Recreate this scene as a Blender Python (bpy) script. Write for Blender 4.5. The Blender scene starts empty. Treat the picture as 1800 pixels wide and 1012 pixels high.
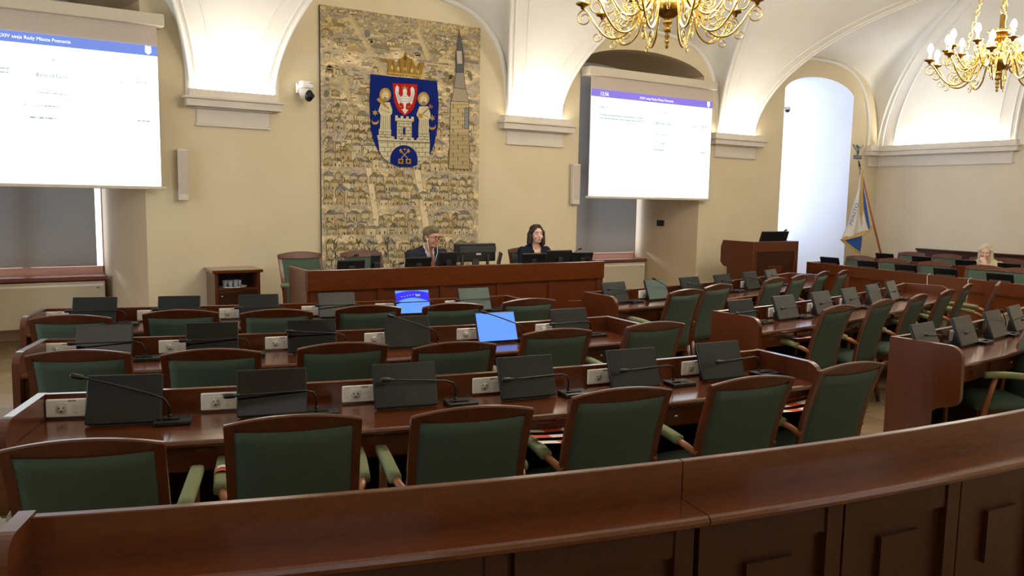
import bpy, bmesh, math, random
from mathutils import Vector, Matrix
C = bpy.context.collection
PI = math.pi
random.seed(7)
# ------------------------------------------------------------------ camera model
H = 1.75; F = 1400.0; YAW = .5615; PIT = .1108; ROL = .018
def _axes():
    r = Vector((math.cos(YAW), -math.sin(YAW), 0))
    f = Vector((math.sin(YAW)*math.cos(PIT), math.cos(YAW)*math.cos(PIT), -math.sin(PIT)))
    u = r.cross(f)
    r2 = r*math.cos(ROL) + u*math.sin(ROL)
    return r2, r2.cross(f), f
CR, CU, CF = _axes()
def ray(px, py): return CF + CR*((px-900)/F) - CU*((py-506)/F)
def atz(px, py, z):
    d = ray(px, py); t = (z-H)/d.z; return Vector((d.x*t, d.y*t, z))
def aty(px, py, Y):
    d = ray(px, py); t = Y/d.y; return Vector((d.x*t, Y, H+d.z*t))
def atx(px, py, X):
    d = ray(px, py); t = X/d.x; return Vector((X, d.y*t, H+d.z*t))
cam_d = bpy.data.cameras.new('camera'); cam = bpy.data.objects.new('camera', cam_d); C.objects.link(cam)
cam_d.sensor_width = 36; cam_d.lens = F/1800*36; cam_d.clip_start = .05
M = Matrix((CR, CU, -CF)).transposed().to_4x4(); M.translation = (0, 0, H); cam.matrix_world = M
bpy.context.scene.camera = cam
# ------------------------------------------------------------------ materials
def lin(c):
    return tuple(((v/255)/12.92 if v/255 <= .04045 else ((v/255+.055)/1.055)**2.4) for v in c)+(1,)
MT = {}
def mat(name, col, rough=.5, metal=0, scale=None, col2=None, stretch=(1,1,1), bump=0, coat=0, emit=None, es=1, spec=.5, alpha=None, detail=4, trans=0):
    m = bpy.data.materials.new(name); m.use_nodes = True; nt = m.node_tree
    b = nt.nodes['Principled BSDF']
    b.inputs['Base Color'].default_value = lin(col); b.inputs['Roughness'].default_value = rough; b.inputs['Metallic'].default_value = metal
    b.inputs['Specular IOR Level'].default_value = spec; b.inputs['Coat Weight'].default_value = coat; b.inputs['Coat Roughness'].default_value = .12
    if trans: b.inputs['Transmission Weight'].default_value = trans
    if scale:
        tc = nt.nodes.new('ShaderNodeTexCoord'); mp = nt.nodes.new('ShaderNodeMapping'); mp.inputs['Scale'].default_value = stretch
        nz = nt.nodes.new('ShaderNodeTexNoise'); nz.inputs['Scale'].default_value = scale; nz.inputs['Detail'].default_value = detail
        nt.links.new(tc.outputs['Object'], mp.inputs['Vector']); nt.links.new(mp.outputs['Vector'], nz.inputs['Vector'])
        if col2:
            rp = nt.nodes.new('ShaderNodeValToRGB'); rp.color_ramp.elements[0].color = lin(col); rp.color_ramp.elements[1].color = lin(col2)
            rp.color_ramp.elements[0].position = .3; rp.color_ramp.elements[1].position = .7
            nt.links.new(nz.outputs['Fac'], rp.inputs['Fac']); nt.links.new(rp.outputs['Color'], b.inputs['Base Color'])
        if bump:
            bp = nt.nodes.new('ShaderNodeBump'); bp.inputs['Strength'].default_value = bump; bp.inputs['Distance'].default_value = .01
            nt.links.new(nz.outputs['Fac'], bp.inputs['Height']); nt.links.new(bp.outputs['Normal'], b.inputs['Normal'])
    if emit:
        b.inputs['Emission Color'].default_value = lin(emit); b.inputs['Emission Strength'].default_value = es
    MT[name] = m; return m
wood = mat('wood_along', (86,40,14), .17, scale=4, col2=(98,47,17), stretch=(2,11,11), coat=.5, spec=.45)
woodv = mat('wood_upright', (80,37,14), .3, scale=5, col2=(94,45,18), stretch=(14,14,1), coat=.6, spec=.4)
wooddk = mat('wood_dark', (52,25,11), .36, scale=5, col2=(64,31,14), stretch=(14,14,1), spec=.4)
woodsh = mat('wood_shadow', (34,16,8), .85, scale=5, col2=(40,19,9), stretch=(14,14,1), spec=.05)  # near-black and matte: the shade under the desks put into the colour
chwood = mat('chair_wood', (76,34,13), .28, scale=9, col2=(92,43,17), stretch=(3,3,1), coat=.2)
chlight = mat('chair_wood_pale', (140,88,52), .35, scale=9, col2=(160,104,62), stretch=(3,3,1))
green = mat('green_cloth', (66,82,71), .95, scale=260, col2=(82,97,84), bump=.15, spec=.15)
padg = mat('green_pad_lit', (118,124,92), .95, scale=200, col2=(134,140,106), bump=.1, spec=.15)  # paler, yellower than the chair cloth: light on the arms put into the colour
wallm = mat('wall_paint', (216,202,170), .8, scale=2.5, col2=(221,208,177), bump=.02, spec=.2)
wallr = mat('wall_paint_right', (212,200,178), .8, scale=2.5, col2=(217,205,184), bump=.02, spec=.2)
ceilm = mat('ceiling_paint', (232,228,218), .85, scale=1.6, col2=(238,235,227), bump=.03, spec=.2)
trimm = mat('stucco_trim', (214,206,194), .75, scale=3, col2=(221,213,202), spec=.2)
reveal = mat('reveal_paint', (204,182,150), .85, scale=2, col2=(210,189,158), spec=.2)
revealw = mat('reveal_white', (226,230,240), .85, scale=2, col2=(231,235,244), spec=.2)
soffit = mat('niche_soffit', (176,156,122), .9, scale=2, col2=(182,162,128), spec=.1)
brass = mat('brass', (206,176,96), .2, 1, scale=20, col2=(220,190,112))
brassd = mat('brass_dark', (138,108,46), .28, 1, scale=20, col2=(158,124,58))
blackp = mat('black_plastic', (14,14,15), .42, scale=60, col2=(19,19,20))
greyp = mat('dark_grey_plastic', (44,45,46), .5, scale=60, col2=(52,53,54))
scr_off = mat('screen_glass', (30,34,34), .3, scale=3, col2=(34,37,37), spec=.3)
scr_ref = mat('screen_glass_mirror', (14,16,16), .02, scale=3, col2=(17,19,19), spec=1.0, coat=1)
scr_dk = mat('screen_glass_black', (6,6,8), .05, scale=3, col2=(8,8,10), spec=.4)
scr_grey = mat('screen_glass_grey', (72,74,74), .25, scale=3, col2=(78,80,80), spec=.4)
scr_teal = mat('screen_glass_teal', (84,100,94), .15, scale=3, col2=(96,112,106), spec=.5)
scr_blue = mat('screen_blue', (70,120,220), .2, scale=3, col2=(72,122,222), emit=(96,152,255), es=.62)
scr_deep = mat('screen_deep_blue', (20,20,160), .2, scale=3, col2=(24,24,170), emit=(40,30,225), es=.7)
whitep = mat('white_plastic', (250,249,244), .35, scale=30, col2=(252,251,247))
whitec = mat('white_camera_plastic', (236,234,230), .35, scale=30, col2=(240,238,235))
holem = mat('socket_recess', (206,204,194), .5, scale=30, col2=(212,210,200))
pink = mat('metal_lock', (190,186,178), .25, 1, scale=30, col2=(200,196,188))
redm = mat('red_tape', (196,66,30), .5, scale=30, col2=(212,82,42))
whm = mat('white_tape', (226,216,206), .5, scale=30, col2=(234,226,216))
skin = mat('skin', (205,150,124), .5, scale=30, col2=(214,160,134), spec=.3)
skin2 = mat('skin_pale', (226,184,164), .5, scale=30, col2=(232,192,172), spec=.3)
lipm = mat('lips', (184,116,100), .5, scale=30, col2=(190,122,106))
hair1 = mat('hair_grey_brown', (98,84,62), .75, scale=60, col2=(128,112,86), stretch=(1,1,.3), bump=.4)
hair2 = mat('hair_dark_brown', (36,22,17), .5, scale=60, col2=(52,32,24), stretch=(1,1,.2), bump=.4)
hair3 = mat('hair_blonde', (196,184,154), .6, scale=60, col2=(218,208,184), stretch=(1,1,.2), bump=.4)
suit = mat('navy_suit_cloth', (38,42,54), .9, scale=120, col2=(46,50,62), spec=.2)
suit2 = mat('dark_navy_blazer', (22,25,42), .85, scale=120, col2=(28,31,50), spec=.2)
cream = mat('cream_cloth', (206,194,156), .9, scale=120, col2=(216,204,168), spec=.2)
shirtm = mat('shirt_cloth', (206,212,224), .8, scale=120, col2=(214,220,230))
tiem = mat('tie_red_brown', (128,62,48), .7, scale=120, col2=(146,76,58))
eyew = mat('eye_white', (230,226,220), .3, scale=20, col2=(234,230,225))
eyed = mat('eye_iris', (40,28,22), .2, scale=20, col2=(48,34,26))
blindm = mat('roller_blind', (150,142,130), .9, scale=40, col2=(156,148,136), spec=.1)
_nt = blindm.node_tree; _tr = _nt.nodes.new('ShaderNodeBsdfTranslucent'); _tr.inputs['Color'].default_value = lin((150,144,134)); _mx = _nt.nodes.new('ShaderNodeMixShader'); _mx.inputs['Fac'].default_value = .12
_nt.links.new(_nt.nodes['Principled BSDF'].outputs['BSDF'], _mx.inputs[1]); _nt.links.new(_tr.outputs['BSDF'], _mx.inputs[2]); _nt.links.new(_mx.outputs['Shader'], _nt.nodes['Material Output'].inputs['Surface'])
sillm = mat('sill_wood', (120,62,44), .35, scale=6, col2=(140,78,58), stretch=(1,8,8))
pinkw = mat('window_wood', (206,160,140), .5, scale=6, col2=(214,170,150), stretch=(1,8,8))
radm = mat('radiator_cover', (206,196,170), .5, scale=4, col2=(211,201,176))
pane = mat('daylight_pane', (220,235,255), .3, scale=2, col2=(225,238,255), emit=(214,230,255), es=2.6)
pane2 = mat('daylight_pane_bright', (220,235,255), .3, scale=2, col2=(225,238,255), emit=(222,234,255), es=3.6)
fabw = mat('screen_fabric', (196,184,172), .9, scale=40, col2=(202,190,178))
casem = mat('screen_case', (206,196,176), .5, scale=20, col2=(211,201,182))
proj = mat('projected_white', (120,124,126), .9, scale=6, col2=(122,126,128), emit=(234,247,253), es=1.1)
projl = mat('projected_white_left', (120,124,126), .9, scale=6, col2=(122,126,128), emit=(243,253,255), es=1.5)
hdl = mat('projected_blue', (90,112,186), .9, scale=6, col2=(92,114,188), emit=(112,136,216), es=.6)
hdr = mat('projected_violet', (110,98,190), .9, scale=6, col2=(112,100,192), emit=(124,110,208), es=.6)
txw = mat('projected_text_white', (240,250,255), .9, scale=6, col2=(242,251,255), emit=(240,250,255), es=.8)
txd = mat('projected_text_teal', (50,76,90), .9, scale=6, col2=(52,78,92), emit=(100,136,150), es=.12)
txp = mat('projected_text_pale', (96,124,134), .9, scale=6, col2=(98,126,136), emit=(180,205,212), es=.36)
candle = mat('candle_tube', (240,232,205), .4, scale=20, col2=(244,237,212), emit=(255,236,190), es=.5)
bulb = mat('lit_bulb', (255,244,215), .3, scale=20, col2=(255,245,218), emit=(255,236,200), es=14)
tilem = None
def tile():
    m = bpy.data.materials.new('stone_tiles'); m.use_nodes = True; nt = m.node_tree; b = nt.nodes['Principled BSDF']
    tc = nt.nodes.new('ShaderNodeTexCoord'); br = nt.nodes.new('ShaderNodeTexBrick'); nz = nt.nodes.new('ShaderNodeTexNoise')
    br.inputs['Scale'].default_value = 1; br.inputs['Brick Width'].default_value = .5; br.inputs['Row Height'].default_value = .5; br.offset = 0
    br.inputs['Mortar Size'].default_value = .004
    br.inputs['Color1'].default_value = lin((176,152,116)); br.inputs['Color2'].default_value = lin((156,132,98)); br.inputs['Mortar'].default_value = lin((120,102,78))
    nz.inputs['Scale'].default_value = 5; nz.inputs['Detail'].default_value = 6
    mx = nt.nodes.new('ShaderNodeMixRGB'); mx.blend_type = 'MULTIPLY'; mx.inputs['Fac'].default_value = .4
    nt.links.new(tc.outputs['Object'], br.inputs['Vector']); nt.links.new(tc.outputs['Object'], nz.inputs['Vector'])
    nt.links.new(br.outputs['Color'], mx.inputs['Color1']); nt.links.new(nz.outputs['Fac'], mx.inputs['Color2'])
    nt.links.new(mx.outputs['Color'], b.inputs['Base Color']); b.inputs['Roughness'].default_value = .18
    return m
tilem = tile()
def attr_mat(name, rough=.95):
    m = bpy.data.materials.new(name); m.use_nodes = True; nt = m.node_tree; b = nt.nodes['Principled BSDF']
    a = nt.nodes.new('ShaderNodeVertexColor'); a.layer_name = 'Col'
    tc = nt.nodes.new('ShaderNodeTexCoord'); nz = nt.nodes.new('ShaderNodeTexNoise'); nz.inputs['Scale'].default_value = 60; nz.inputs['Detail'].default_value = 3
    mx = nt.nodes.new('ShaderNodeMixRGB'); mx.blend_type = 'OVERLAY'; mx.inputs['Fac'].default_value = .45
    nt.links.new(tc.outputs['Object'], nz.inputs['Vector']); nt.links.new(a.outputs['Color'], mx.inputs['Color1']); nt.links.new(nz.outputs['Fac'], mx.inputs['Color2'])
    nt.links.new(mx.outputs['Color'], b.inputs['Base Color']); b.inputs['Roughness'].default_value = rough; b.inputs['Specular IOR Level'].default_value = .1
    return m
weave = attr_mat('woven_wool')
# ------------------------------------------------------------------ mesh helpers
class MB:
    def __init__(s): s.v = []; s.f = []; s.sm = []; s.c = []
    def add(s, vs, fs, smooth=False, col=None):
        o = len(s.v); s.v += [Vector(v) for v in vs]
        for f in fs: s.f.append([i+o for i in f]); s.sm.append(smooth); s.c.append(col)
        return s
    def box(s, lo, hi, bev=0, T=None):
        x0,y0,z0 = lo; x1,y1,z1 = hi
        if bev > 0:
            bm = bmesh.new(); bmesh.ops.create_cube(bm, size=1)
            for v in bm.verts: v.co = Vector(((x0+x1)/2+v.co.x*(x1-x0), (y0+y1)/2+v.co.y*(y1-y0), (z0+z1)/2+v.co.z*(z1-z0)))
            bmesh.ops.bevel(bm, geom=bm.edges[:], offset=min(bev, abs(x1-x0)*.45, abs(y1-y0)*.45, abs(z1-z0)*.45), segments=2, profile=.5, affect='EDGES')
            bm.verts.ensure_lookup_table(); vs = [v.co.copy() for v in bm.verts]; fs = [[v.index for v in f.verts] for f in bm.faces]; bm.free()
        else:
            vs = [(x0,y0,z0),(x1,y0,z0),(x1,y1,z0),(x0,y1,z0),(x0,y0,z1),(x1,y0,z1),(x1,y1,z1),(x0,y1,z1)]
            fs = [(3,2,1,0),(4,5,6,7),(0,1,5,4),(1,2,6,5),(2,3,7,6),(3,0,4,7)]
        if T is not None: vs = [T @ Vector(v) for v in vs]
        return s.add(vs, fs)
    def tube(s, pts, r, n=8, cap=True):
        pts = [Vector(p) for p in pts]; N = len(pts); rs = r if isinstance(r, (list, tuple)) else [r]*N
        t0 = (pts[1]-pts[0]).normalized(); a = t0.orthogonal().normalized(); vs = []; fs = []
        for i, p in enumerate(pts):
            t = (pts[min(i+1, N-1)]-pts[max(i-1, 0)]).normalized()
            a = (a - t*a.dot(t)).normalized(); b = t.cross(a)
            for k in range(n):
                an = 2*PI*k/n; vs.append(p + (a*math.cos(an)+b*math.sin(an))*rs[i])
        for i in range(N-1):
            for k in range(n): fs.append((i*n+k, i*n+(k+1) % n, (i+1)*n+(k+1) % n, (i+1)*n+k))
        if cap: fs.append(tuple(range(n))[::-1]); fs.append(tuple((N-1)*n+k for k in range(n)))
        return s.add(vs, fs, True)
    def lathe(s, prof, n=20, c=(0,0,0), T=None):
        vs = []; fs = []; c = Vector(c)
        for r, z in prof:
            for k in range(n):
                v = Vector((r*math.cos(2*PI*k/n), r*math.sin(2*PI*k/n), z)); v = (T @ v) if T is not None else v; vs.append(v+c)
        for i in range(len(prof)-1):
            for k in range(n): fs.append((i*n+k, i*n+(k+1) % n, (i+1)*n+(k+1) % n, (i+1)*n+k))
        fs.append(tuple(range(n))[::-1]); fs.append(tuple((len(prof)-1)*n+k for k in range(n)))
        return s.add(vs, fs, True)
    def ball(s, c, r, n=12, T=None):
        m = max(6, n//2+1); rx, ry, rz = r if isinstance(r, (tuple, list)) else (r, r, r); vs = []; fs = []; c = Vector(c)
        for i in range(1, m):
            th = PI*i/m
            for k in range(n):
                ph = 2*PI*k/n; v = Vector((rx*math.sin(th)*math.cos(ph), ry*math.sin(th)*math.sin(ph), rz*math.cos(th)))
                vs.append(c + ((T @ v) if T is not None else v))
        top = Vector((0,0,rz)); bot = Vector((0,0,-rz))
        if T is not None: top = T @ top; bot = T @ bot
        vs += [c+top, c+bot]; a = len(vs)-2
        for i in range(m-2):
            for k in range(n): fs.append((i*n+k, (i+1)*n+k, (i+1)*n+(k+1) % n, i*n+(k+1) % n))
        for k in range(n):
            fs.append((a, k, (k+1) % n)); fs.append((a+1, (m-2)*n+(k+1) % n, (m-2)*n+k))
        return s.add(vs, fs, True)
    def capsule(s, a, b, ra, rb=None, n=12):
        a = Vector(a); b = Vector(b); rb = ra if rb is None else rb; t = (b-a).normalized(); pts = []; rs = []
        for k in range(1, 5): an = PI/2*(1-k/4.0); pts.append(a - t*ra*math.sin(an)); rs.append(max(ra*math.cos(an), ra*.05) if k else .001)
        for k in range(0, 4): an = PI/2*k/4.0; pts.append(b + t*rb*math.sin(an)); rs.append(rb*math.cos(an))
        return s.tube(pts, rs, n)
    def sweep(s, prof, frames, smooth=False):
        # prof: closed list of (n, z); frames: (point, normal)
        m = len(prof); vs = []; fs = []
        for p, nn in frames:
            for a, z in prof: vs.append(Vector((p[0]+nn[0]*a, p[1]+nn[1]*a, z)))
        for i in range(len(frames)-1):
            for k in range(m): fs.append((i*m+k, (i+1)*m+k, (i+1)*m+(k+1) % m, i*m+(k+1) % m))
        fs.append(tuple(range(m))); fs.append(tuple((len(frames)-1)*m+k for k in range(m))[::-1])
        return s.add(vs, fs, smooth)
    def prism(s, poly, fn, t0, t1):
        # poly of 2D points, fn(a, b, t) -> 3D
        m = len(poly); vs = [fn(a, b, t0) for a, b in poly] + [fn(a, b, t1) for a, b in poly]
        fs = [tuple(range(m))[::-1], tuple(range(m, 2*m))] + [(k, (k+1) % m, m+(k+1) % m, m+k) for k in range(m)]
        return s.add(vs, fs)
    def build(s, name, m, parent=None, T=None, off=None, fix=True):
        me = bpy.data.meshes.new(name)
        vs = s.v
        if T is not None: vs = [T @ v for v in vs]
        if off is not None: vs = [v-Vector(off) for v in vs]
        me.from_pydata([tuple(v) for v in vs], [], s.f); me.validate()
        if len(me.polygons) == len(s.sm):
            me.polygons.foreach_set('use_smooth', s.sm)
            if any(c is not None for c in s.c):
                ca = me.color_attributes.new('Col', 'BYTE_COLOR', 'CORNER')
                for p, c in zip(me.polygons, s.c):
                    for li in p.loop_indices: ca.data[li].color_srgb = tuple(x/255 for x in c[:3])+(1,)
        if fix:
            bm = bmesh.new(); bm.from_mesh(me); bmesh.ops.recalc_face_normals(bm, faces=bm.faces[:]); bm.to_mesh(me); bm.free()
        me.materials.append(m)
        o = bpy.data.objects.new(name, me); C.objects.link(o)
        if parent is not None: o.parent = parent
        return o
def thing(name, label, cat, loc=(0,0,0), rz=0, group=None):
    o = bpy.data.objects.new(name, None); C.objects.link(o); o.empty_display_size = .1
    o.location = loc; o.rotation_euler = (0, 0, rz); o['label'] = label; o['category'] = cat
    if group: o['group'] = group
    return o
def tag(o, label, cat, group=None):
    o['label'] = label; o['category'] = cat
    if group: o['group'] = group
    return o
def struct(o, label=None):
    o['kind'] = 'structure'
    if label: o['label'] = label
    return o
def dup(root, loc, rz, label=None, group=None):
    r = root.copy(); C.objects.link(r); r.location = loc; r.rotation_euler = (0, 0, rz)
    if label: r['label'] = label
    if group: r['group'] = group
    for ch in list(root.children):
        c = ch.copy(); C.objects.link(c); c.parent = r
        for g in list(ch.children):
            d = g.copy(); C.objects.link(d); d.parent = c
    return r
class Proto:
    # first placement uses the prototype itself, later ones copy it
    def __init__(s, make): s.make = make; s.o = None
    def place(s, loc, rz, label, group=None):
        if s.o is None:
            s.o = s.make(); o = s.o; o.location = loc; o.rotation_euler = (0,0,rz); o['label'] = label
            if group: o['group'] = group
            return o
        return dup(s.o, loc, rz, label, group)
def evalmesh(o):
    dg = bpy.context.evaluated_depsgraph_get(); return bpy.data.meshes.new_from_object(o.evaluated_get(dg))
def text_mesh(body, bold=0):
    cu = bpy.data.curves.new('t', 'FONT'); cu.body = body; cu.offset = bold; cu.resolution_u = 3
    o = bpy.data.objects.new('t', cu); C.objects.link(o); bpy.context.view_layer.update()
    me = evalmesh(o); bpy.data.objects.remove(o); bpy.data.curves.remove(cu); return me
def put_text(body, m, parent, corner, xdir, zdir, width, height=None, name='lettering', bold=0):
    # lettering from its lower left corner, scaled to a width along xdir
    me = text_mesh(body, bold); me.name = name; xs = [v.co.x for v in me.vertices]; ys = [v.co.y for v in me.vertices]
    sx = width/(max(xs)-min(xs)); x0 = min(xs); sy = sx if height is None else height/(max(ys)-min(ys))
    base = Vector(parent.matrix_world.translation) if parent is not None else Vector()
    for v in me.vertices:
        v.co = Vector(corner) + Vector(xdir)*(v.co.x-x0)*sx + Vector(zdir)*v.co.y*sy
    me.materials.clear(); me.materials.append(m)
    o = bpy.data.objects.new(name, me); C.objects.link(o); o.parent = parent; return o
# ------------------------------------------------------------------ room dimensions
W = 9.47; XR = 14.27; XL = -6.2; YF = -.53; SP = 2.79; HB = 1.55; HA = 3.0; AB = 1.6
YC = (W+YF)/2; AY = (W-YF)/2
BAY = [-3.95, .13, 4.24, 8.30, 12.33]
PIL = [-1.9, 2.185, 6.29, 10.31]
def sup(u): 
    u = abs(u); return 0.0 if u >= 1 else (1-u**3)**(1/3)
DL = 2.7; AR = XR-.03-BAY[-1]; RB = 2.5; RD = 2.9
def zA(d): return 2.6*math.sqrt(max(0, 1-(1-min(d, 5)/5)**2))
def zE(dx): return zA(max(0, dx-.03)/AR*DL)
def hC(d): return HB+(zA(DL)-HB)*(d/DL)**.8
def hR(dx): return 1.9+(zE(.03+RD)-1.9)*((dx-.03)/RD)**.8
def al(d): return AB*(1-d/DL)
def arr(i, d): return (AR if i == len(BAY)-1 else AB)*(1-d/DL)
# cross vault: lunettes over each bay, flaring bands between them, a closed right-hand end
DR = [DL*(i/30)**1.9 for i in range(31)]
mb = MB()
def patch(rows):
    k = len(rows[0]); vs = [p for r in rows for p in r]
    mb.add(vs, [(i*k+j, i*k+j+1, (i+1)*k+j+1, (i+1)*k+j) for i in range(len(rows)-1) for j in range(k-1)], True)
for side in (1, -1):
    Y = lambda d: YC+side*(AY-d)
    for i, b in enumerate(BAY):
        rows = []
        for d in DR:
            r = []
            for k in range(41):
                t = -math.cos(PI*k/40); x = b+(t*al(d) if t < 0 else t*arr(i, d)); r.append((x, Y(d), SP+zA(d)+(hC(d)-zA(d))*sup(t)))
            rows.append(r)
        patch(rows)
        if i < len(BAY)-1:
            patch([[(b+arr(i,d)+(BAY[i+1]-al(d)-b-arr(i,d))*k/12, Y(d), SP+zA(d)) for k in range(13)] for d in DR])
    patch([[(XL+(BAY[0]-al(d)-XL)*k/6, Y(d), SP+zA(d)) for k in range(7)] for d in DR])
    DM = [DL+(5-DL)*i/14 for i in range(15)]
    patch([[(XL+(XR-.03-AR*d/DL-XL)*k/30, Y(d), SP+zA(d)) for k in range(31)] for d in DM])
    dxs = [0.0]+[.03+AR*d/DL for d in DR]+[.03+AR*d/DL for d in DM[1:]]
    rows = []
    for dx in dxs:
        y0 = min(AY, AY-DL*(dx-.03)/AR); y1 = RB*max(0, 1-max(0, dx-.03)/RD); rows.append([(XR-dx, YC+side*(y0+(y1-y0)*k/12), SP+zE(dx)) for k in range(13)])
    patch(rows)
rows = []
for i in range(41):
    dx = .03+RD*(i/40)**1.8; rows.append([(XR-(dx if i else 0), YC+RB*(1-(dx-.03)/RD)*-math.cos(PI*k/40), SP+zE(dx)+(hR(dx)-zE(dx))*sup(math.cos(PI*k/40))) for k in range(41)])
patch(rows)
ceil = mb.build('ceiling', ceilm); struct(ceil)
ceil.data.set_sharp_from_angle(angle=math.radians(30))
# plaster beads along the edges of the flaring bands
k_t = 0
def rib(pts, r):
    global k_t
    m = MB(); m.tube(pts, r, 8); k_t += 1; struct(m.build('trim_%d' % k_t, ceilm))
for i, b in enumerate(BAY):
    for s_ in (-1, 1):
        for inset, r, dmax in ((0, .022, DL), (.075, .014, 2.4), (.27, .012, 2.1)):
            D_ = [d for d in DR if d <= dmax]
            if i == len(BAY)-1 and s_ == 1: pts = [(b+arr(i,d)+(0 if not inset else 0), W-d-(inset*1.2 if d > 0 else inset*1.2), SP+zE(XR-b-arr(i,d))-.004) for d in D_]
            else: pts = [(b+s_*((arr(i,d) if s_ > 0 else al(d))+inset), W-d, SP+zA(d)-.004) for d in D_]
            rib(pts, r)
for s_ in (-1, 1):
    for inset, r in ((0, .022), (.09, .014), (.3, .012)):
        rib([(XR-dx, YC+s_*(RB*(1-(dx-.03)/RD)+inset), SP+zE(dx)-.004) for dx in [.03+RD*.93*(i/30)**1.8 for i in range(31)]], r)
# lunette arch mouldings on the back wall
for b in BAY[1:]:
    m = MB(); vv = []; ff = []; N = 48
    for i in range(N+1):
        th = PI*i/N; u = -math.cos(th); z = SP+HB*sup(u); x = b+AB*u; x2 = b+(AB-.05)*u; z2 = SP+(HB-.05)*sup(u)
        vv += [(x, W-.03, z), (x2, W-.03, z2), (x2, W, z2)]
    for i in range(N):
        for k in range(2): ff.append((i*3+k, i*3+k+1, i*3+k+4, i*3+k+3))
    m.add(vv, ff, True); k_t += 1; struct(m.build('trim_%d' % k_t, ceilm))
# back wall with arched niches
NI = [(.13-1.12-0.0, 1.245, 'blind'), (7.06, 9.53, 'blind'), (11.49, 13.41, 'open')]
NI[0] = (-.98, 1.245, 'blind')
AZ0, ARISE = 3.66, .36
def arch(x, a, b):
    c = (a+b)/2; h = (b-a)/2; u = (x-c)/h; return AZ0+ARISE*math.sqrt(max(0, 1-u*u*.92)) - ARISE*math.sqrt(.08)*0
cols = sorted(set([XL, XR] + [a for a, b, _ in NI] + [b for a, b, _ in NI] + [a+(b-a)*k/24 for a, b, _ in NI for k in range(25)] + [XL+(XR-XL)*k/60 for k in range(61)]))
mb = MB()
for x0, x1 in zip(cols[:-1], cols[1:]):
    xm = (x0+x1)/2; z0a = z0b = 0
    for a, b, _ in NI:
        if a < xm < b: z0a = arch(x0, a, b); z0b = arch(x1, a, b)
    mb.add([(x0, W, z0a), (x1, W, z0b), (x1, W, 5.9), (x0, W, 5.9)], [(0,1,2,3)])
struct(mb.build('wall_back', wallm))
NB = 10.9
def niche(i, a, b, kind):
    c = (a+b)/2; sp = .9
    ai, bi = c-(c-a)*sp, c+(b-c)*sp
    if i == 1: bi = 9.43
    if i == 0: bi = .945
    if i == 2: bi = 13.12; ai = 11.75
    m = MB(); R = MB(); S = MB(); N = 24
    R.add([(a, W, 0), (ai, NB, 0), (ai, NB, arch(a, a, b)), (a, W, arch(a, a, b))], [(0,1,2,3)])
    R.add([(b, W, 0), (bi, NB, 0), (bi, NB, arch(b, a, b)), (b, W, arch(b, a, b))], [(3,2,1,0)])
    for k in range(N):
        x0 = a+(b-a)*k/N; x1 = a+(b-a)*(k+1)/N; X0 = ai+(bi-ai)*k/N; X1 = ai+(bi-ai)*(k+1)/N
        S.add([(x0, W, arch(x0, a, b)), (x1, W, arch(x1, a, b)), (X1, NB, arch(x1, a, b)), (X0, NB, arch(x0, a, b))], [(0,1,2,3)], True)
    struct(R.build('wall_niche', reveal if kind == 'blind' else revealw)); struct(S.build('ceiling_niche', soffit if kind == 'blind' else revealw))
    # window at the back: wall below the sill, frame and pane
    zs = .76 if kind == 'blind' else .9
    m = MB(); m.box((ai, NB, 0), (bi, NB+.05, zs)); struct(m.build('wall_niche', reveal))
    w = bpy.data.objects.new('window_%d' % (i+1), None); C.objects.link(w); w.location = (c, NB, zs); struct(w)
    fr = MB(); o = (c, NB, zs); t = .06; z1 = 4.1
    fr.box((ai, NB, zs), (ai+t*.4, NB+.06, z1)); fr.box((bi-.012, NB, zs), (bi, NB+.06, z1)); fr.box((ai, NB, zs), (bi, NB+.06, zs+.09)); fr.box((c-.04, NB-.006, zs+.001), (c+.04, NB+.05, z1)); fr.box((ai, NB, 2.2), (bi, NB+.06, 2.27))
    fr.build('window_frame', pinkw if kind == 'blind' else whitep, w, off=o)
    pn = MB(); pn.add([(ai, NB+.055, zs), (bi, NB+.055, zs), (bi, NB+.055, z1), (ai, NB+.055, z1)], [(0,1,2,3)]); pn.build('pane', pane if kind == 'blind' else pane2, w, off=o, fix=False)
    if kind == 'blind':
        s = MB(); s.box((ai+.002, NB-.36, zs-.045), (bi-.01, NB-.001, zs), .008); s.build('window_sill', sillm, w, off=o)
    return ai, bi, c
NIr = [niche(i, *n) for i, n in enumerate(NI)]
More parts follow.
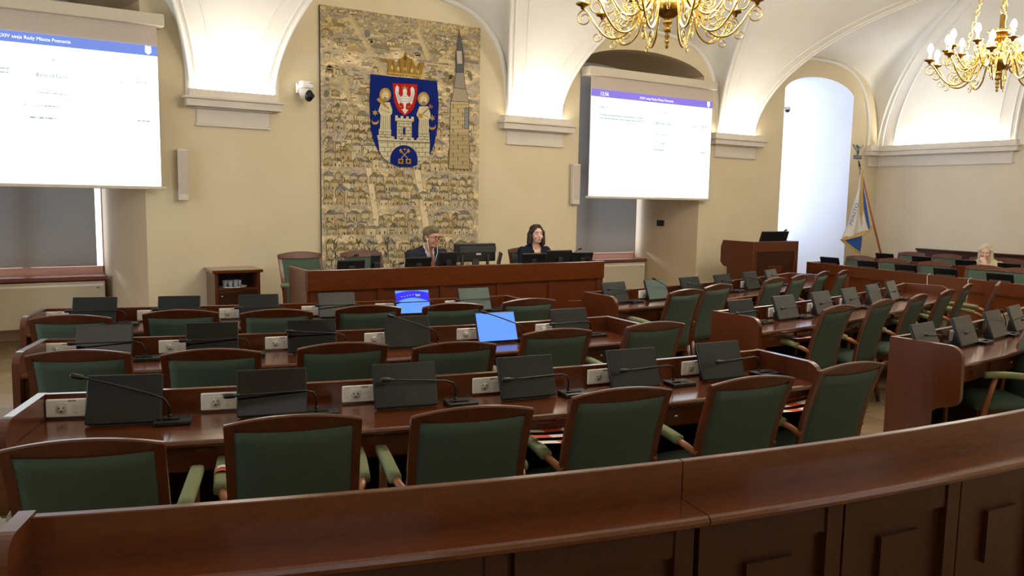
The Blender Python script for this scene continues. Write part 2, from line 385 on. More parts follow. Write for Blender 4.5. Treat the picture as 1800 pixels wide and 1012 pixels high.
# roller blinds with a bright gap at their right-hand side, radiator covers below
for i, where in ((0, 'left'), (1, 'right')):
    ai, bi, c = NIr[i]; gap = .085 if i == 0 else .07
    bl = thing('roller_blind', 'grey roller blind drawn down behind the %s projection screen' % where, 'blind', (c, NB-.1, .9), group='roller blinds in the niches')
    m = MB(); m.add([(ai+.01, NB-.1, .875), (bi-gap, NB-.1, .875), (bi-gap, NB-.1, 4.05), (ai+.01, NB-.1, 4.05)], [(0,1,2,3)]); m.build('blind_cloth', blindm, bl, off=(c, NB-.1, .9))
    m = MB(); m.box((ai+.01, NB-.112, .862), (bi-gap, NB-.088, .885), .004); m.build('hem_bar', fabw, bl, off=(c, NB-.1, .9))
    rd = thing('radiator_cover', 'long cream radiator cover under the sill of the %s niche' % where, 'radiator cover', (c, NB-.2, .0), group='radiator covers in the niches')
    m = MB(); m.box((ai+.015, NB-.33, .17), (bi-.03, NB-.01, .70), .008); m.build('casing', radm, rd, off=(c, NB-.2, 0))
    m = MB()
    m.box((ai+.03, NB-.31, .0), (ai+.1, NB-.05, .17)); m.box((bi-.12, NB-.31, 0), (bi-.05, NB-.05, .17)); m.build('foot', blackp, rd, off=(c, NB-.2, 0))
    m = MB(); m.box((ai+.03, NB-.336, .645), (bi-.045, NB-.329, .668)); m.build('vent_strip', whitep, rd, off=(c, NB-.2, 0))
    m = MB(); m.box((bi-.12, NB-.334, .615), (bi-.09, NB-.329, .625)); m.build('maker_plate', greyp, rd, off=(c, NB-.2, 0))
# other walls and the floor
m = MB(); m.add([(XR, YF, 0), (XR, W, 0), (XR, W, SP), (XR, YF, SP)], [(3,2,1,0)]); struct(m.build('wall_right', wallr))
m = MB(); m.add([(XR+.004, YF, SP), (XR+.004, W, SP), (XR+.004, W, 6), (XR+.004, YF, 6)], [(3,2,1,0)]); struct(m.build('wall_right_lunette', ceilm))
m = MB(); m.add([(XL, YF, 0), (XL, W, 0), (XL, W, 6), (XL, YF, 6)], [(0,1,2,3)]); struct(m.build('wall_left', wallm))
m = MB(); m.add([(XL, YF, 0), (XR, YF, 0), (XR, YF, 6), (XL, YF, 6)], [(0,1,2,3)]); struct(m.build('wall_front', wallm))
m = MB(); m.add([(XL, YF, 0), (XR, YF, 0), (XR, NB+.1, 0), (XL, NB+.1, 0)], [(0,1,2,3)]); struct(m.build('floor', tilem))
# stucco consoles where the vault springs, each with a cove light on its top
def console(x0, x1, sides=True):
    # profile (out from wall, z), swept along the wall with mitred returns
    prof = [(.0,2.50),(.035,2.50),(.035,2.52),(.02,2.53),(.02,2.68),(.05,2.69),(.05,2.70),(.14,2.705),(.14,2.775),(.17,2.785),(.17,2.805),(.11,2.815),(.11,2.89),(.085,2.89),(.085,2.83),(.0,2.83)]
    return prof
def console_back(xa, xb, W=W, sg=1):
    prof = console(0, 1); m = MB(); vs = []; fs = []; k = len(prof)
    for (x, s) in ((xa+.17, -1), (xa+.17, -1), (xb-.17, 1), (xb-.17, 1)): pass
    for o, z in prof: vs.append((xa+.17-o, W, z))
    for o, z in prof: vs.append((xa+.17-o, W-o*sg, z))
    for o, z in prof: vs.append((xb-.17+o, W-o*sg, z))
    for o, z in prof: vs.append((xb-.17+o, W, z))
    for i in range(3):
        for j in range(k): fs.append((i*k+j, i*k+(j+1) % k, (i+1)*k+(j+1) % k, (i+1)*k+j))
    m.add(vs, fs); return m
CON = [(1.64, 2.73), (5.67, 6.91), (9.68, 10.94)]
for xa, xb in CON:
    k_t += 1; struct(console_back(xa, xb).build('trim_%d' % k_t, trimm))
for xa, xb in CON:
    k_t += 1; struct(console_back(xa, xb, YF, -1).build('trim_%d' % k_t, trimm))
# corner console: short return on the back wall, long run on the right wall
prof = console(0, 1); m = MB(); k = len(prof); vs = []; fs = []
for o, z in prof: vs.append((13.98-o, W, z))
for o, z in prof: vs.append((13.98-o, W-o, z))
for o, z in prof: vs.append((XR-o, W-o, z))
for o, z in prof: vs.append((XR-o, 7.02-o, z))
for o, z in prof: vs.append((XR, 7.02-o, z))
for i in range(4):
    for j in range(k): fs.append((i*k+j, i*k+(j+1) % k, (i+1)*k+(j+1) % k, (i+1)*k+j))
m.add(vs, fs); k_t += 1; struct(m.build('trim_%d' % k_t, trimm))
# wooden wainscot along the right wall
m = MB(); m.box((XR-.05, 3.0, 0), (XR-.001, 8.52, .95), .006); m.box((XR-.07, 3.0, .95), (XR-.001, 8.54, .985), .006)
k_t += 1; struct(m.build('trim_%d' % k_t, wooddk))
# ------------------------------------------------------------------ tapestry with the city arms
TY = W-.045
def tp(px, py, Y=TY): return aty(px, py, Y)
tap = thing('tapestry', 'large woven tapestry of an old town with a blue coat of arms and gold crown', 'tapestry', (4.28, W-.03, .6))
TX0, TX1, TZ0, TZ1 = 3.19, 5.37, .62, 3.99
from mathutils import noise
m = MB(); nx, nz = 96, 190; dxx = (TX1-TX0)/nx; dzz = (TZ1-TZ0)/nz
PALL = [(234,214,176), (226,206,166), (208,188,148), (188,174,140), (172,162,142), (192,174,158), (158,142,114), (218,198,162)]
PALU = [(182,158,114), (168,146,104), (198,176,132), (158,146,110), (170,158,138), (146,126,92), (206,186,144), (164,154,142)]
for j in range(nz):
    z = TZ0+dzz*j; up = (z-TZ0)/(TZ1-TZ0)
    for i in range(nx):
        x = TX0+dxx*i; a = noise.noise((x*3.2, 0, z*7.0))*.9+noise.noise((x*9, 5, z*24))*.55+random.uniform(-.16,.16)
        P_ = PALU if up+.06*noise.noise((x*2,1,z*2)) > .86 else PALL; k = (a*.5+.42)*len(P_); k = min(max(int(k), 0), len(P_)-1)
        f = random.uniform(.95,1.05); c = tuple(v*f for v in P_[k])
        m.add([(x,W-.04,z),(x+dxx,W-.04,z),(x+dxx,W-.04,z+dzz),(x,W-.04,z+dzz)], [(0,1,2,3)], False, c)
m.build('woven_ground', weave, tap, off=tap.location)
m = MB(); m.box((TX0, W-.036, TZ0), (TX1, W-.002, TZ1)); m.build('backing', greyp, tap, off=tap.location)
cs = MB(); lay = [0, 0]
def q(pts, col):
    lay[0] += 1; y = W-.0405-lay[1]*.00016-.000006*min(lay[0], 26)
    if len(pts) >= 3: cs.add([(x, y, z) for x, z in pts], [tuple(range(len(pts)))], False, col)
def ln(a, b, w=.006, col=(62,50,36)):
    dx, dz = b[0]-a[0], b[1]-a[1]; l = math.hypot(dx, dz) or 1; ox, oz = -dz/l*w/2, dx/l*w/2
    q([(a[0]+ox, a[1]+oz), (b[0]+ox, b[1]+oz), (b[0]-ox, b[1]-oz), (a[0]-ox, a[1]-oz)], col)
WALLC = [(204,186,146), (196,176,134), (214,198,158), (182,160,120), (200,186,150), (188,172,138)]
ROOFC = [(140,130,92), (132,134,124), (158,130,94), (150,142,132), (166,150,108), (124,118,100), (142,130,134), (154,140,88), (176,160,122)]
def house(x, z, w, h):
    j = lambda s=.008: random.uniform(-s, s); lay[0] = 0
    wc = random.choice(WALLC); rc = random.choice(ROOFC); rh = h*random.uniform(.35, .8)
    x0, x1 = x+j(), x+w+j(); zt = z+h
    q([(x0,z), (x1,z), (x1,zt+j()), (x0,zt+j())], wc)
    ap = (x+w/2+j(.015), zt+rh)
    side = random.random()
    if side < .55:
        q([(x0-.006,zt), (x1+.006,zt), ap], rc); q([(ap[0],ap[1]), (x1+.006,zt), (x1+w*.5,zt+j()), (ap[0]+w*.45,ap[1])], random.choice(ROOFC)); q([(x1,z),(x1+w*.45,z+.01),(x1+w*.5,zt),(x1,zt)], random.choice(WALLC))
    else:
        q([(x0-.006,zt), (x1+.006,zt), (x1-w*.12,zt+rh*.8), (x0+w*.12,zt+rh*.8)], rc)
    for a, b in (((x0,z),(x0,zt)), ((x1,z),(x1,zt)), ((x0,zt),ap), ((x1,zt),ap)): ln(a, b, random.uniform(.004,.008), random.choice([(92,76,54),(108,90,62),(78,70,60)]))
    nwin = random.choice([1,2,2,3])
    for k in range(nwin):
        wx = x0+(x1-x0)*(k+.5)/nwin; ln((wx, z+h*.1), (wx, z+h*random.uniform(.35,.6)), w*.12, random.choice([(90,74,52),(70,62,50),(112,98,72)]))
STREETS = [(3.85,1.2,3.72,2.1), (4.55,1.2,4.42,2.1)]
for s0, s1, x2, x3 in ((3.985, 4.075, 3.75, 3.83), (4.68, 4.78, 4.41, 4.50)):
    q([(s0,TZ0+.02),(s1,TZ0+.02),(x3,2.12),(x2,2.12)], (226,208,170)); ln((s0,TZ0+.02),(x2,2.12),.006,(150,130,96)); ln((s1,TZ0+.02),(x3,2.12),.006,(150,130,96))
z = 2.72
for row in range(30):
    z -= .088; lay[1] = row+8
    if z < .64: break
    if row in (7, 12, 16, 20):                                  # pale streets running across
        z -= .02; continue
    x = TX0+.02+random.uniform(0,.05)
    while x < TX1-.14:
        w = random.uniform(.07,.14); h = random.uniform(.06,.10)
        st = (3.93-.16*((z-1.0)/1.0), 4.62-.2*((z-1.0)/1.0))
        gapx = any(abs(x+w/2-s) < .06 for s in st) and z < 2.1
        if not gapx and not (z > 2.15 and random.random() < .25): house(x, z, w, h)
        x += w*random.uniform(1.0,1.5)
lay[1] = 1; lay[0] = 0
# upper country: fields, woods and scattered buildings
for k in range(130):
    lay[0] = k % 26; lay[1] = 1+k//26; x = random.uniform(TX0+.02, TX1-.22); zz = random.uniform(2.55, TZ1-.08); w = random.uniform(.08,.3); h = random.uniform(.015,.06)
    c = random.choice([(158,134,94),(144,124,88),(176,154,112),(166,150,122),(206,188,148),(136,126,98),(152,142,128)])
    x1 = min(x+w, TX1-.01)
    q([(x,zz),(x1,zz+random.uniform(-.01,.01)),(x1-w*.1,zz+h),(x+w*.15,zz+h*random.uniform(.7,1.2))], c)
for k in range(55):
    lay[1] = 6; x = random.uniform(TX0+.03, TX1-.2); zz = random.uniform(2.6, 3.8); house(x, zz, random.uniform(.05,.1), random.uniform(.03,.06))
for k in range(60):
    lay[0] = k % 26; lay[1] = 7; x = random.uniform(TX0+.05, TX1-.05); zz = random.uniform(2.5, 3.9); r = random.uniform(.02,.05)
    q([(x+r*math.cos(t*.7)*random.uniform(.7,1.1), zz+r*math.sin(t*.7)*random.uniform(.7,1.1)) for t in range(9)], random.choice([(128,118,82),(144,132,92),(124,124,112),(144,126,100)]))
lay[1] = 8; lay[0] = 0
for a, b in (((3.55,3.9),(4.02,3.25)), ((4.45,3.85),(4.62,3.5)), ((3.5,3.2),(3.62,2.5))): ln(a, b, .075, (196,178,138)); ln((a[0]+.03,a[1]),(b[0]+.03,b[1]), .006, (140,118,84))
for k in range(5): zz = [1.37, 1.95, 1.02, 2.42, 3.46][k]; ln((TX0+.02,zz+.02),(TX1-.02,zz-.02), .02, (200,184,144))
lay[1] = 36
for k in range(45):
    lay[0] = k % 20; x = random.uniform(TX0+.05, TX1-.1); zz = random.uniform(.66, 1.2); ln((x,zz),(x+random.uniform(-.02,.02),zz+.09), .007, (70,60,38)); ln((x,zz+.05),(x+.03,zz+.1), .006, (70,60,38)); ln((x,zz+.05),(x-.03,zz+.1), .006, (84,74,44))
# loose woven strokes over the whole cloth
STK = [(132,126,92),(124,124,116),(150,122,88),(112,98,78),(168,150,112),(140,134,126),(92,80,62),(186,170,132),(120,112,120)]
for k in range(900):
    x = random.uniform(TX0+.01, TX1-.09); zz = random.uniform(TZ0+.02, TZ1-.03); w = random.uniform(.015,.07); h = random.uniform(.004,.013)
    st = (3.93-.16*(zz-1.0), 4.62-.2*(zz-1.0))
    if any(abs(x+w/2-q_) < .07 for q_ in st) and zz < 2.1 and random.random() < .8: continue
    lay[0] = k % 26; lay[1] = 37
    if k % 4 == 0 and zz < 3.0: ln((x, zz), (x+random.uniform(-.015,.015), zz+random.uniform(.02,.06)), .006, random.choice([(70,56,40),(84,70,50),(64,56,48)]))
    elif k % 4 == 1 and zz < 2.9: ln((x, zz), (x+.03, zz+.035), .006, (76,62,44)); ln((x+.03, zz+.035), (x+.06, zz), .006, (76,62,44))
    else: q([(x,zz),(x+w,zz+random.uniform(-.006,.006)),(x+w*.95,zz+h),(x+w*.05,zz+h)], random.choice(STK))
# town hall tower on the right
lay[1] = 38; lay[0] = 0
def tz(zx, zy): p = aty(550+zx/3.374, zy/3.374, TY); return (p.x, p.z)
for poly, c in (([(866,175),(858,262),(845,330),(848,430),(895,430),(896,330),(885,265)], (96,98,100)), ([(850,300),(855,380),(888,380),(884,300)], (186,176,156)), ([(848,430),(835,520),(905,530),(895,430)], (150,142,132)),
                ([(838,520),(820,600),(925,605),(908,530)], (168,156,130)), ([(815,600),(812,800),(925,800),(925,605)], (188,170,128)), ([(900,640),(898,760),(922,765),(922,640)], (136,142,146)), ([(812,800),(805,1000),(930,1005),(925,800)], (176,158,118))):
    lay[1] += 1; lay[0] = 0; q([tz(*p) for p in poly], c)
    for i in range(len(poly)): ln(tz(*poly[i]), tz(*poly[(i+1) % len(poly)]), .006)
lay[1] = 47; lay[0] = 0
for k in range(16):
    lay[0] = 0; zy = 620+k*24; ln(tz(812,zy), tz(925,zy), .004, (110,96,74)); ln(tz(832+(k % 3)*28, zy), tz(832+(k % 3)*28, zy+20), .012, (96,84,66))
cs.build('woven_townscape', weave, tap, off=tap.location)
# the arms, drawn in the tapestry's own plane
def arms_layer(name, shapes, depth, parent=tap, mapf=None):
    m = MB()
    for i, (pts, col) in enumerate(shapes):
        y = W-.0495-depth-.00006*i
        P = [mapf(a, b) for a, b in pts]; m.add([(x, y, z) for x, z in P], [tuple(range(len(P)))], False, col)
    return m.build(name, weave, parent, off=tap.location)
def sz(zx, zy): p = aty(630+zx/5.625, 120+zy/5.625, TY); return (p.x, p.z)
def disc(cx, cy, rx, ry, n=18): return [(cx+rx*math.cos(2*PI*k/n), cy+ry*math.sin(2*PI*k/n)) for k in range(n)]
def star(cx, cy, r, n=6): return [(cx+(r if k % 2 == 0 else r*.42)*math.sin(PI*k/n), cy-(r if k % 2 == 0 else r*.42)*math.cos(PI*k/n)) for k in range(2*n)]
def line(a, b, w): 
    dx, dy = b[0]-a[0], b[1]-a[1]; l = math.hypot(dx, dy); ox, oy = -dy/l*w/2, dx/l*w/2
    return [(a[0]+ox,a[1]+oy),(b[0]+ox,b[1]+oy),(b[0]-ox,b[1]-oy),(a[0]-ox,a[1]-oy)]
BLUE = (22,38,112); IV = (206,196,160); DK = (58,48,36); GO = (176,142,64); RED = (176,36,30); GRY = (150,148,140)
arms_layer('shield', [([(118,58),(108,330),(120,600),(150,720),(190,810),(240,880),(320,945),(440,978),(560,975),(640,930),(710,850),(752,740),(785,560),(792,330),(775,128)], BLUE)], .001, mapf=sz)
castle = [([(182,660),(210,665),(210,690),(240,692),(240,668),(268,670),(268,695),(320,698),(320,672),(352,675),(352,700),(380,702),(380,680),(410,682),(410,704),(440,705),(440,684),(480,686),(480,706),(515,708),(515,686),(545,688),(545,710),(575,712),(575,690),(610,692),(610,714),(640,715),(640,695),(675,697),(675,718),(705,720),(700,860),(640,930),(560,975),(440,978),(320,945),(240,880),(205,820),(195,720)][::-1], IV),
          ([(362,465),(388,468),(388,490),(415,492),(415,470),(442,472),(442,495),(470,497),(470,475),(495,477),(495,499),(520,500),(520,478),(546,480),(545,530),(525,535),(525,700),(378,690),(380,525),(362,520)][::-1], IV),
          ([(200,598),(322,606),(318,700),(196,690)][::-1], IV), ([(592,628),(698,636),(702,720),(590,708)][::-1], IV)]
for y in range(8):
    yy = 735+y*44; xa_ = 205 if yy < 830 else 205+(yy-830)*.9; xb_ = 698 if yy < 850 else 698-(yy-850)*.8
    if yy > 930: continue
    castle.append((line((xa_,yy),(xb_,yy+8),4), DK))
    for k in range(8):
        x = 225+k*62+(31 if y % 2 else 0)
        if xa_+25 < x < xb_-25: castle.append((line((x,yy),(x,yy+42),4), DK))
for y in range(5):
    yy = 545+y*32; castle.append((line((380,yy),(525,yy+6),4), DK))
    for k in range(3): x = 400+k*45+(20 if y % 2 else 0); castle.append((line((x,yy),(x,yy+30),4), DK))
for bx in (200, 592):
    for y in range(3): yy = 625+y*26+(22 if bx > 400 else 0); castle.append((line((bx,yy),(bx+115,yy+6),4), DK)); castle.append((line((bx+40+y*20,yy),(bx+40+y*20,yy+24),4), DK))
castle.append((line((365,520),(545,530),5), DK)); castle.append((line((195,715),(705,735),6), DK))
castle += [(disc(448,622,17,46), GRY), (disc(448,622,12,40), BLUE)]
castle.append(([(312,940)]+[(446+136*math.cos(PI-PI*k/16), 900-140*math.sin(PI*k/16)) for k in range(17)]+[(580,955),(520,978),(400,974)], BLUE))
arms_layer('castle', castle, .003, mapf=sz)
keys = []
for (x0, x1) in ((415,485), (490,420)):
    keys.append((line((x0,815),(x1,890),9), GO)); keys.append(([(x0-16,805),(x0+4,795),(x0+18,825),(x0-4,838)], GO))
for cx in (415, 490): keys += [([(cx-24,893),(cx+24,897),(cx+24,945),(cx-24,941)], GO), ([(cx-13,904),(cx+13,906),(cx+13,934),(cx-13,932)], DK)]
keys.append((line((440,800),(468,800),6), GO)); keys.append((line((454,788),(454,815),6), GO))
arms_layer('crossed_keys', keys, .008, mapf=sz)
def saint(cx, cy, flip):
    s = []; f = -1 if flip else 1
    s.append((disc(cx, cy, 57, 68), GO)); s.append((disc(cx, cy+5, 38, 50), (196,176,130)))
    s.append(([(cx-40,cy+75),(cx+45,cy+75),(cx+70,cy+150),(cx+66,cy+190),(cx+52,cy+200),(cx+52,cy+350),(cx-52,cy+345),(cx-45,cy+200),(cx-70,cy+160)], IV))
    s.append((disc(cx, cy+15, 27, 38), (222,206,168))); s.append((disc(cx, cy+45, 22, 24), (150,130,98)))
    for k in range(5): x = cx-38+k*19; s.append((line((x,cy+205),(x+6*f,cy+345),4), (120,108,84)))
    for dx in (-10, 10): s.append((disc(cx+dx, cy+8, 5, 4), DK))
    s.append((line((cx-50,cy+140),(cx+50,cy+180),5), (120,108,84)))
    return s
fig = saint(262,262,False)
fig.append((line((186,300),(268,375),30), GO)); fig.append((line((268,375),(300,400),16), GO))
arms_layer('saint_figure', fig, .006, mapf=sz)
fig = saint(640,302,True)
fig.append((line((600,480),(720,370),12), (170,120,80))); fig.append(([(700,352),(735,378),(722,398),(690,375)], (160,96,80))); fig.append(([(588,450),(630,452),(632,495),(585,490)], GO))
arms_layer('saint_figure', fig, .006, mapf=sz)
for cx, cy in ((163,440), (726,492)):
    arms_layer('star', [(star(cx, cy, 34), GO)], .006, mapf=sz)
    cr = [(cx+36*math.cos(t), cy+82+36*math.sin(t)) for t in [PI*k/10 for k in range(-1,12)]] + [(cx+36*math.cos(t)*.86, cy+72+22*math.sin(t)) for t in [PI*k/10 for k in range(11,-2,-1)]]
    arms_layer('crescent', [(cr, GO)], .006, mapf=sz)
es = [([(333,148),(580,160),(575,300),(540,400),(500,445),(450,470),(390,420),(350,330)][::-1], RED)]
W_ = (226,222,214)
es += [([(435,215),(455,195),(478,218),(475,260),(500,290),(495,340),(470,350),(462,400),(448,400),(440,350),(415,340),(412,290),(438,262)], W_),
       ([(430,300),(395,255),(398,190),(378,165),(362,195),(360,240),(385,330),(400,360),(412,330),(430,345)], W_), ([(482,305),(515,265),(512,200),(530,180),(550,208),(552,255),(530,345),(515,362),(505,335),(485,350)], W_),
       ([(455,385),(475,410),(490,405),(478,430),(455,455),(440,428),(418,402),(435,408)], W_), ([(425,180),(440,192),(455,170),(470,194),(485,185),(478,205),(430,202)], GO)]
for k in range(4): es.append((line((375+k*14,225+k*18),(392+k*11,320+k*6),4), GRY)); es.append((line((540-k*14,238+k*18),(522-k*11,330+k*6),4), GRY))
for k in range(3): es.append((line((425,275+k*25),(490,278+k*25),4), GRY))
es += [(line((395,372),(425,385),7), GO), (line((480,385),(510,378),7), GO)]
arms_layer('eagle_shield', es, .006, mapf=sz)
cr = [([(425,350),(445,375),(440,440),(640,458),(655,400),(662,372),(632,365),(612,400),(585,350),(560,340),(548,300),(535,340),(508,350),(495,395),(470,362)][::-1], (158,124,56))]
for a in ((470,400),(505,408),(545,410),(585,418),(620,425)): cr.append((disc(a[0],a[1],9,13), (200,182,130)))
cr.append((line((445,432),(642,450),8), (196,162,84))); cr.append((disc(545,345,12,12), (110,84,40)))
for a, b in (((470,362),(480,425)), ((545,320),(545,430)), ((632,372),(615,440)), ((508,352),(520,430)), ((585,352),(572,435))): cr.append((line(a,b,4), (100,76,38)))
arms_layer('crown', cr, .004, mapf=tz)
# ------------------------------------------------------------------ projection screens
def screen(x0, x1, where, pm, hm, head, rows, htz, cz=0):
    Y = W-.15; c = (x0+x1)/2
    t = thing('projection_screen', 'white pull-down projection screen lit by a projector, hanging on the %s' % where, 'projection screen', (c, Y, 1.8))
    o = Vector((c, Y, 1.8))
    m = MB(); m.box((x0-.07, Y-.05, 3.54+cz), (x1+.07, W-.001, 3.665+cz), .01); m.build('case', casem, t, off=o)
    m = MB(); m.box((x0-.0, Y-.003, 1.82), (x1+.0, Y+.003, 3.545+cz)); m.build('blank_fabric', fabw, t, off=o)
    m = MB(); m.box((x0-.045, Y-.02, 1.785), (x1+.045, Y+.02, 1.82), .008); m.build('bottom_bar', casem, t, off=o)
    m = MB(); m.add([(x0, Y-.006, 1.82), (x1, Y-.006, 1.82), (x1, Y-.006, htz), (x0, Y-.006, htz)], [(0,1,2,3)]); img = m.build('projected_image', pm, t, off=o, fix=False)
    m = MB(); m.box((x0, Y-.010, htz-.105), (x1, Y-.0062, htz)); m.build('header_band', hm, img, off=o)
    m = MB(); e = x1-.09; zc = htz-.052
    m.add([(e-.03, Y-.0125, zc+.03),(e+.03, Y-.0125, zc+.03),(e+.03, Y-.0125, zc-.02),(e, Y-.0125, zc-.045),(e-.03, Y-.0125, zc-.02)], [(0,1,2,3,4)])
    m.add([(e-.025, Y-.0125, zc+.034),(e+.025, Y-.0125, zc+.034),(e+.03, Y-.0125, zc+.048),(e, Y-.0125, zc+.042),(e-.03, Y-.0125, zc+.048)], [(0,1,2,3,4)]); m.build('emblem', txw, img, off=o)
    for (s, pxl, pxr, py, mm, dash) in rows + head:
        a = aty(pxl, py, Y-.012); b = aty(pxr, py, Y-.012); wd = b.x-a.x
        if dash:
            d = MB(); xx = 0; h = dash*.7
            while xx < wd:
                l = random.uniform(.01,.05); d.add([(a.x+xx, Y-.011, a.z),(a.x+min(xx+l,wd), Y-.011, a.z),(a.x+min(xx+l,wd), Y-.011, a.z+h),(a.x+xx, Y-.011, a.z+h)], [(0,1,2,3)]); xx += l+random.uniform(.004,.012)
            d.build('faint_line', mm, img, off=o)
        else:
            zz = aty((pxl+pxr)/2, py, Y-.012).z
            put_text(s, mm, img, (a.x-c, -.0125, zz-1.8), (1,0,0), (0,0,1), wd, bold=0 if mm is txw else .006)
    return t
screen(-1.05, 1.385, 'left', projl, hdl, [('XXIV sesja Rady Miasta Poznania', -5, 124, 70, txw, 0)],
       [('AKTUALNIE PRZEMAWIA', 42, 112, 106, txp, 0), ('Bartosz Guss', 64, 119, 136, txd, 0), ('Czas', 205, 219, 146, txd, 0), ('00:56', 240, 259, 148, txd, 0),
        ('', 65, 118, 163, txp, .012), ('KOLEJNI', 43, 75, 187, txp, 0), ('', 78, 102, 187, txp, .016), ('', 52, 97, 207, txp, .02), ('', 0, 16, 120, txp, .016), ('', 0, 15, 127, txp, .016), ('', 242, 264, 213, txp, .018), ('', 60, 240, 177, txp, .003)], 3.285, -.05)
screen(7.145, 9.58, 'right', proj, hdr, [('12:56', 1056, 1070, 168, txw, 0), ('XXIV sesja Rady Miasta Poznania', 1124, 1184, 177, txw, 0)],
       [('DEBATA', 1053, 1068, 190, txd, 0), ('', 1055, 1133, 202, txp, .02), ('', 1055, 1133, 208, txp, .02), ('AKTUALNIE PRZEMAWIA', 1145, 1176, 199, txp, 0), ('Bartosz Guss', 1153, 1179, 219, txd, 0), ('Czas', 1217, 1224, 224, txd, 0), ('00:56', 1233, 1242, 225, txd, 0),
        ('', 1153, 1176, 237, txp, .014), ('', 1144, 1242, 246, txp, .004), ('KOLEJNI', 1143, 1158, 252, txp, 0), ('', 1160, 1170, 253, txp, .02), ('', 1150, 1167, 264, txp, .022), ('', 1230, 1242, 269, txp, .022)], 3.355)
# ------------------------------------------------------------------ wall fittings
def speaker(px, label, xw):
    a = aty(px[0], px[1], W-.08); b = aty(px[0], px[2], W-.08)
    t = thing('column_speaker', label, 'speaker', (a.x, W, b.z)); h = a.z-b.z
    m = MB(); m.box((-xw/2, -.09, 0), (xw/2, -.02, h), .008); m.build('cabinet', trimm, t)
    m = MB(); m.box((-xw/2+.012, -.094, .07), (xw/2-.012, -.089, h-.02), .002); m.build('grille', fabw, t)
    m = MB(); m.box((-xw/2+.015, -.094, .02), (xw/2-.015, -.089, .055), .002); m.build('name_plate', trimm, t)
    for z in (.1, h-.12):
        m = MB(); m.box((-.02, -.025, z), (.02, 0, z+.04), .004); m.build('bracket', whitep, t)
speaker((321, 261, 352), 'slim pale column speaker on the wall beside the left screen', .105)
speaker((1014, 288, 359), 'slim pale column speaker on the wall beside the right screen', .13)
p = aty(536, 143, W-.12); t = thing('ptz_camera', 'white dome camera with black lens on the wall left of the tapestry', 'camera', (p.x, W, p.z))
m = MB(); m.box((-.075, -.04, -.13), (-.02, 0, -.01), .01); m.box((-.07, -.1, -.09), (-.02, -.03, -.04), .008); m.build('wall_bracket', whitec, t)
m = MB(); m.lathe([(.0,.0),(.075,.0),(.082,-.012),(.082,-.075),(.076,-.085),(.0,-.085)], 24, (.01,-.13,0)); m.build('housing', whitec, t)
m = MB(); m.lathe([(.0,-.085),(.074,-.085),(.066,-.15),(.05,-.2),(.0,-.2)], 24, (.0,-.12,0)); m.build('yoke', whitec, t)
m = MB(); m.ball((.03,-.165,-.165), (.052,.055,.07), 18); hd = m.build('lens_head', blackp, t)
m = MB(); m.lathe([(.0,0),(.028,0),(.03,.02),(.0,.022)], 18, (.05,-.205,-.17), Matrix.Rotation(PI/2,3,'X')); m.build('lens', scr_dk, hd)
m = MB(); m.box((.03,-.2145,-.03), (.07,-.2135,-.024)); m.build('maker_line', greyp, t)
p = aty(1164, 392, 9.95); b1 = NI[1][1]; b2 = NIr[1][1]
Pw = atx(1164, 392, (b1*.72+b2*.28)); 
ang = math.atan2(b2-b1, NB-W)
t = thing('wall_socket_box', 'small black wall box on the side of the right screen niche', 'wall box', (b1+(b2-b1)*(Pw.y-W)/(NB-W), Pw.y, Pw.z), -ang)
m = MB(); m.box((-.03,-.075,-.05), (0,.075,.05), .006); m.build('box_body', blackp, t); m = MB(); m.box((-.034,-.025,-.012), (-.029,.03,.014), .002); m.build('label_window', greyp, t)
p = aty(1384, 193, 9.62); xr = NI[2][0]+(NIr[2][0]-NI[2][0])*(9.62-W)/(NB-W)
t = thing('dome_camera', 'small pale dome camera high inside the bright window niche', 'camera', (p.x, 9.62, p.z))
m = MB(); m.tube([(xr-p.x, 0, .03), (0, 0, .03)], .016, 10); m.box((xr-p.x, -.04, -.02), (xr-p.x+.015, .04, .08), .004); m.build('bracket', whitep, t)
m = MB(); m.lathe([(.0,.05),(.05,.05),(.055,.0),(.0,.0)], 18); m.build('base', whitep, t); m = MB(); m.ball((0,0,-.002), .046, 14); m.build('dome', greyp, t)
# ------------------------------------------------------------------ council desks
DT = .75; LT = .862; XC = 4.42; RR = 12.6
Y0 = {'L3':3.24, 'L2':4.76, 'L1':6.23, 'R1':6.16, 'R2':4.62, 'R3':3.14}
def arcy(b, X): return Y0[b]+(X-XC)**2/(2*RR)
def arcang(X): return math.atan((X-XC)/RR)
def fr_arc(b, X): 
    a = arcang(X); return (Vector((X, arcy(b, X))), Vector((-math.sin(a), math.cos(a))))
def on_row(b, px, py, off):
    # where the sight line through a pixel meets the row at a set distance before its ledge
    d = ray(px, py); lo, hi = .5, 14.0; t = 1.0
    for k in range(60):
        x = d.x*t; a = arcang(x); f = arcy(b, x)-off/math.cos(a); t = t+(f-d.y*t)/max(.3, d.y-d.x*math.tan(a))*.8
    return d.x*t
def row_pt(b, X, off):
    x0 = X
    for k in range(6): x0 = X+off*fr_arc(b, x0)[1].x
    p, nn = fr_arc(b, x0); return p-nn*off, nn, arcang(x0)
ROWNAME = {'L3':'nearest left-hand desk row', 'L2':'middle left-hand desk row', 'L1':'farthest left-hand desk row', 'R1':'farthest right-hand desk row', 'R2':'middle right-hand desk row', 'R3':'nearest right-hand desk row',
           'S1':'front desk by the right wall', 'S2':'rear desk by the right wall'}
